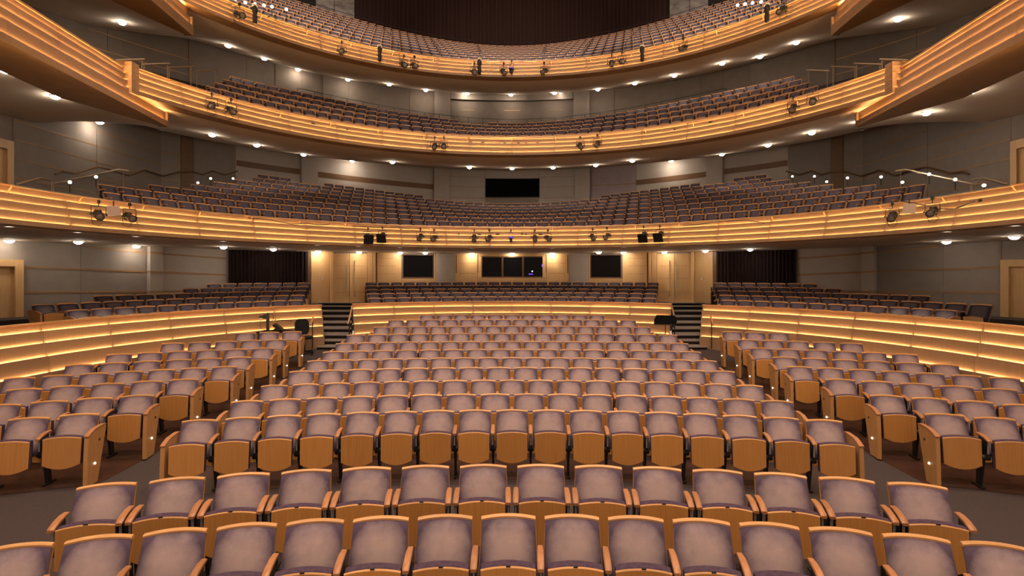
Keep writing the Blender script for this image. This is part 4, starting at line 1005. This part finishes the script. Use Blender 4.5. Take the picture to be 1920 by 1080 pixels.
def lantern(tier, px, py, kind, label, group, pan=0.0, tilt=28, zp=None, s=1.0, cable=False):
    r = tier.Rf-0.30; th = tier.bearing(px, r); x, y = tier.P(th, r)
    z = EYE+(HOR-py)/1000*y+0.33*s
    o = empty('stage_lantern', (x, y, z), -th*0.7+R_(pan)); o.scale = (s, s, s); tag(o, label, 'stage light', group)
    link('clamp', LM['clamp'], o)
    if kind == 'tower':
        link('lamp_body', LM['tower'], o, (0, 0, -0.05)); link('lamp_cap', LM['cap'], o, (0, 0, -0.02)); return o
    if kind == 'dome':
        link('yoke', LM['yoke'], o).scale = (0.5, 0.5, 0.8); link('lamp_body', LM['dome'], o); link('indicator_lamp', LM['domeled'], o); return o
    link('yoke', LM['yoke'], o)
    b = link('lamp_body', LM['body'], o, (0, 0, -0.33)); b.rotation_euler = (R_(tilt), 0, 0)
    link('lens', LM['lens'], b)
    if kind == 'square': link('colour_frame', LM['frame'], b)
    if cable: link('cable', LM['cable'], o)
    return o
LT1 = [(185, 403, 'profile', 1), (243, 407, 'profile', 1), (690, 445, 'square', 0), (717, 443, 'square', 0), (788, 445, 'profile', 0), (814, 447, 'profile', 0), (889, 447, 'profile', 0), (917, 447, 'profile', 0), (958, 447, 'dome', 0),
       (1003, 447, 'profile', 0), (1027, 447, 'profile', 0), (1111, 445, 'profile', 0), (1138, 443.5, 'profile', 0), (1207, 442, 'square', 0), (1237, 441, 'square', 0), (1673, 406, 'profile', 1), (1748, 397, 'profile', 1)]
LT2 = [(397, 198, 'profile', 1), (433, 207, 'profile', 1), (815, 274, 'profile', 0), (832, 274, 'profile', 0), (1088, 274, 'profile', 0), (1120, 270, 'profile', 0), (1487, 203, 'profile', 1), (1524, 190, 'profile', 0)]
LT3 = [(449, 28, 'profile', 1), (478, 30, 'tower', 0), (641, 96, 'profile', 0), (712, 103, 'tower', 0), (757, 121, 'profile', 0), (777, 123, 'profile', 0), (889, 135, 'profile', 0), (899, 127, 'tower', 0), (944, 135, 'profile', 0), (959, 130, 'dome', 0), (1020, 134, 'profile', 0),
       (1147, 119, 'profile', 0), (1166, 115, 'profile', 0), (1204, 103, 'tower', 0), (1281, 90, 'profile', 0), (1438, 28, 'tower', 0), (1466, 19, 'profile', 1)]
KN = {'profile': 'round black spotlight', 'square': 'black spotlight with square frame', 'tower': 'upright black scanner light', 'dome': 'small dome light with violet glow'}
for tier, lst, nm in ((T1, LT1, 'lowest'), (T2, LT2, 'middle'), (T3, LT3, 'top')):
    for i, (px, py, kd, cbl) in enumerate(lst):
        lantern(tier, px, py, kd, '%s on the %s balcony front, lamp %s from left' % (KN[kd], nm, ORD[i+1]), 'stage lights on the %s balcony front' % nm, pan=random.uniform(-22, 22), tilt=random.uniform(18, 36), s=(0.95 if tier is T1 else 1.1 if tier is T2 else 1.2), cable=bool(cbl))
for px, py, nm in ((213, 395, 'desk'), (1705, 391, 'music stand')):
    r = T1.Rf-0.33; th = T1.bearing(px, r); x, y = T1.P(th, r); z = EYE+(HOR-py)/1000*y
    o = empty('reflector_card', (x, y, z), -th*0.5); tag(o, 'plain tan card hung between two spotlights on the %s side' % nm, 'card')
    mb = MB(); mb.box((0, 0, 0), (0.26, 0.012, 0.24), 0, Matrix.Rotation(R_(-9 if px < 960 else 9), 3, 'Y')); build('card_panel', mb, M['card'], o)
    mb = MB(); mb.tube([(0, 0, 0.11), (0.0, 0.02, 0.24)], 0.014, 6); build('hanger', mb, M['black'], o)

# pipes along the fronts for hanging the lanterns, on brackets
def pipe(tier, z, lim, step, label, dz=0.0):
    o = empty('lighting_pipe', (0, tier.C, 0)); tag(o, label, 'pipe')
    mb = MB(); n = 70; r = tier.Rf-0.16
    mb.tube([(r*sin(t), r*cos(t), z) for t in [D(-lim+2*lim*i/n) for i in range(n+1)]], 0.020, 6); build('rail', mb, M['brass'], o, smooth=60)
    k = int(lim/step)
    for i in range(-k, k+1):
        t = D(i*step); mb = MB(); mb.bar((r*sin(t), r*cos(t), z), ((tier.Rf-0.02)*sin(t)-0.05*cos(t)*0, (tier.Rf-0.02)*cos(t), z-0.19), 0.022, 0.022); build('bracket', mb, M['rail'], o)
pipe(T1, T1.z(4.59), 88, 8.8, 'slim satin pipe along the lowest balcony front')
pipe(T2, T2.z(7.78), 66, 9.5, 'slim satin pipe along the middle balcony front')
pipe(T3, T3.z(10.46), 60, 8.5, 'slim satin pipe along the top balcony front')
def sockets(tier, lst, name):
    for i, (px, py, wpx) in enumerate(lst):
        r = tier.Rf-0.06; th = tier.bearing(px, r); x, y = tier.P(th, r); z = EYE+(HOR-py)/1000*y
        o = empty('socket_box', (x, y, z), -th); tag(o, 'small dark socket plate on the %s balcony front, %s from left' % (name, ORD[i+1]), 'socket', 'socket plates on the %s balcony front' % name)
        wd = wpx/1000*y; mb = MB(); mb.box((0, 0.02, 0), (wd, 0.07, 0.055)); mb.box((0, -0.02, 0), (wd*.7, 0.02, 0.03)); build('plate', mb, M['dark'], o)
sockets(T1, [(860, 439, 3), (899, 439.5, 5), (933, 439.5, 6), (979, 439, 4), (986, 439.5, 3), (1014, 439.5, 6), (1838, 376, 6)], 'lowest')
sockets(T2, [(587, 232, 6), (651, 243, 3), (883, 268, 4), (905, 268.5, 5), (936, 269, 3), (946, 269, 4), (972, 269, 6), (986, 269, 4), (1008, 268, 4), (1265, 243, 3), (1332, 229, 6)], 'middle')
sockets(T3, [(908, 128.5, 4), (934, 128.5, 4), (972, 128.5, 3), (984, 128.5, 6)], 'top')
def cable(tier, pts, label, dr=0.10):
    P = []
    for i in range(len(pts)-1):
        for q in range(4):
            f = q/4; px = pts[i][0]*(1-f)+pts[i+1][0]*f; py = pts[i][1]*(1-f)+pts[i+1][1]*f
            r = tier.Rf-dr-0.12; th = tier.bearing(px, r); x, y = tier.P(th, r); P.append((x, y, EYE+(HOR-py)/1000*y))
    mb = MB(); mb.tube(P, 0.014, 6); tag(build('power_cable', mb, M['black'], smooth=60), label, 'cable')
cable(T1, [(466, 409), (500, 411), (520, 415), (545, 420), (575, 419), (600, 422), (625, 419.5)], 'black cable sagging along the lowest balcony pipe, desk side')
cable(T1, [(660, 424), (720, 427), (745, 426), (760, 428.5), (800, 428)], 'black cable along the lowest balcony pipe beside the square lamps, desk side')
cable(T1, [(1280, 423), (1310, 421), (1345, 416), (1400, 413), (1420, 416), (1438, 420)], 'black cable along the lowest balcony pipe ending in a plug, music stand side')
cable(T1, [(1690, 377), (1720, 382), (1760, 392), (1790, 392), (1815, 382), (1832, 376.5)], 'black cable looping from the last spotlight to a socket, music stand side')
cable(T3, [(500, 32), (510, 29), (520, 33), (514, 40)], 'black cable loop on the top balcony front, desk side')

# ------------------------------------------------------------------ rails of the balconies
def poly_rail(name, label, pts, r, m, posts=(), mp=None, cat='handrail'):
    o = empty(name, pts[0]); b = Vector(pts[0]); tag(o, label, cat)
    mb = MB(); mb.tube([Vector(p)-b for p in pts], r, 6); build('rail', mb, m, o, smooth=50)
    for p, h in posts:
        p = Vector(p); mb = MB(); mb.tube([p-b, p-b-Vector((0, 0, h))], 0.014, 6); build('post', mb, mp or M['dark'], o)
    return o
for sg, nm in ((1, 'desk'), (-1, 'music stand')):
    mir = (lambda p: Vector((p.x*sg, p.y, p.z)))
    def side(px, py, X=12.9): return mir(at(px, py, X/((960-px)/1000)))
    poly_rail('aisle_handrail', 'long sloping brass handrail at the lowest balcony end, %s side' % nm, [side(88, 347), side(222, 318), side(240, 321)], 0.028, M['brass'], [(side(231, 320), 1.0), (side(100, 344), 0.5)], M['brass'])
    poly_rail('aisle_handrail', 'short brass handrail near the door of the lowest balcony, %s side' % nm, [side(30, 346, 12.3), side(75, 334, 12.3), side(98, 338, 12.3)], 0.028, M['brass'], [(side(32, 345, 12.3), 0.4), (side(97, 338, 12.3), 0.5)], M['brass'])
    zz = [(100, 327), (113, 321), (137, 325), (180, 313), (197, 316), (240, 329), (270, 319), (305, 330), (335, 322), (362, 322), (378, 328), (397, 320), (420, 328), (445, 321)]
    P = []
    for px, py in zz:
        x, y = T1.W(T1.bearing(px), 0.12); P.append(mir(Vector((x, y, EYE+(HOR-py)/1000*y))))
    poly_rail('wall_handrail', 'dark wooden zigzag handrail along the lowest balcony wall, %s side' % nm, P, 0.035, M['darkwood'])
    def s2(px, py, X=11.9): return mir(at(px, py, X/((960-px)/1000)))
    for i, (a, b, y) in enumerate(((217, 270, 112), (266, 318, 120), (313, 362, 125.5), (365, 408, 132))):
        X = 11.0+0.25*i
        poly_rail('aisle_handrail', 'level brass aisle rail of the middle balcony, %s from the box, %s side' % (ORD[i+1], nm), [s2(a, y+1, X), s2(b, y-1, X)], 0.028, M['brass'], [(s2(a+4, y+1, X), 0.75), (s2(b-4, y-1, X), 0.75)], M['brass'])
def ring_rail(R, i_row, dr, h, lim, npost, label, m, wires=1, skip=None):
    t = R['t']; r = R['r0']+R['dr']*i_row+dr; o = empty('railing', (0, t.C, 0)); tag(o, label, 'railing')
    def zf(th): return R['z'](min(i_row, R['n']-1), th)-SEATTOP
    for q in range(wires):
        n = 60; mb = MB(); mb.tube([(r*sin(a), r*cos(a), zf(a)+h-q*0.28) for a in [D(-lim+2*lim*i/n) for i in range(n+1)]], 0.016 if q == 0 else 0.010, 5); build('rail', mb, m, o, smooth=60)
    for i in range(npost+1):
        a = D(-lim+2*lim*i/npost); mb = MB(); mb.tube([(r*sin(a), r*cos(a), zf(a)), (r*sin(a), r*cos(a), zf(a)+h)], 0.016, 5); build('post', mb, m, o)
ring_rail(ROWS[2], 4, 0.75, 1.32, 36, 28, 'thin dark railing with posts behind the middle balcony seats', M['dark'])
ring_rail(ROWS[3], 9, 0.65, 1.42, 34, 22, 'dark triple railing behind the top balcony seats', M['dark'], 3)
ring_rail(ROWS[0], 5, -40, 1, 1, 1, 'x', M['dark']) if False else None
# short aisle posts in the top balcony seating
for i, th in enumerate((-30, -22, -14, -6, 6, 14, 22, 30)):
    a = D(th); pts = []
    for rr in (1.5, 5.5):
        r = ROWS[3]['r0']+ROWS[3]['dr']*rr; x, y = T3.P(a, r); pts.append(Vector((x, y, rows3(rr, a)-SEATTOP+1.25)))
    poly_rail('aisle_railing', 'thin dark aisle railing between top balcony seats, %s from left' % ORD[i+1], pts, 0.012, M['dark'], [(pts[0].lerp(pts[1], f), 1.2) for f in (0, .33, .66, 1)], M['dark'], 'railing')

# ------------------------------------------------------------------ small aisle lamps
LB = MB(); LB.lathe([(0.004, 0.05), (0.03, 0.042), (0.045, 0.02), (0.045, -0.005), (0.03, -0.03), (0.004, -0.04)], 10); LBM = LB.data('bulb', M['step'], 60)
LS = MB(); LS.tube([(0, 0, -0.03), (0, 0, -0.30)], 0.012, 6); LSM = LS.data('stem', M['dark'])
def aisle_lamp(p, label, group, s=1.0):
    o = empty('aisle_lamp', p); o.scale = (s, s, s); tag(o, label, 'aisle light', group); link('bulb', LBM, o); link('stem', LSM, o)
for i, (px, py) in enumerate([(131, 342), (180, 332), (371, 343), (395, 335), (437, 335), (1485.7, 331), (1527, 331), (1550, 341), (1589, 334), (1652, 332), (1692, 342), (1742, 327), (1791, 337), (1845, 348)]):
    d = 12.75/(abs(960-px)/1000) if abs(px-960) > 480 else 24.5
    aisle_lamp(at(px, py, d), 'tiny bright aisle lamp of the lowest balcony, %s from left' % ORD[i+1], 'aisle lamps of the lowest balcony')
for i, (px, py) in enumerate([(440, 2), (460, 5), (478, 8), (495, 10.5), (510, 13), (537, 18), (1383, 10), (1397, 8), (1411, 6), (1427, 4)]):
    aisle_lamp(at(px, py, 24.5), 'tiny bright aisle lamp of the top balcony, %s from left' % ORD[i+1], 'aisle lamps of the top balcony', 1.5)
# wall sockets low on the side wall by the music stand
for q, (px, py) in enumerate(((1349, 643), (1355, 643))):
    r = 9.4-0.215; th = T0.bearing(px, r); x, y = T0.P(th, r); z = EYE+(HOR-py)/1000*y
    o = empty('wall_socket', (x, y, z), -th); tag(o, 'small tan socket plate low on the maple wall, %s of the pair' % ('inner' if q == 0 else 'outer'), 'socket')
    mb = MB(); mb.box((0, 0.005, 0), (0.075, 0.014, 0.075)); build('plate', mb, M['arm'], o)
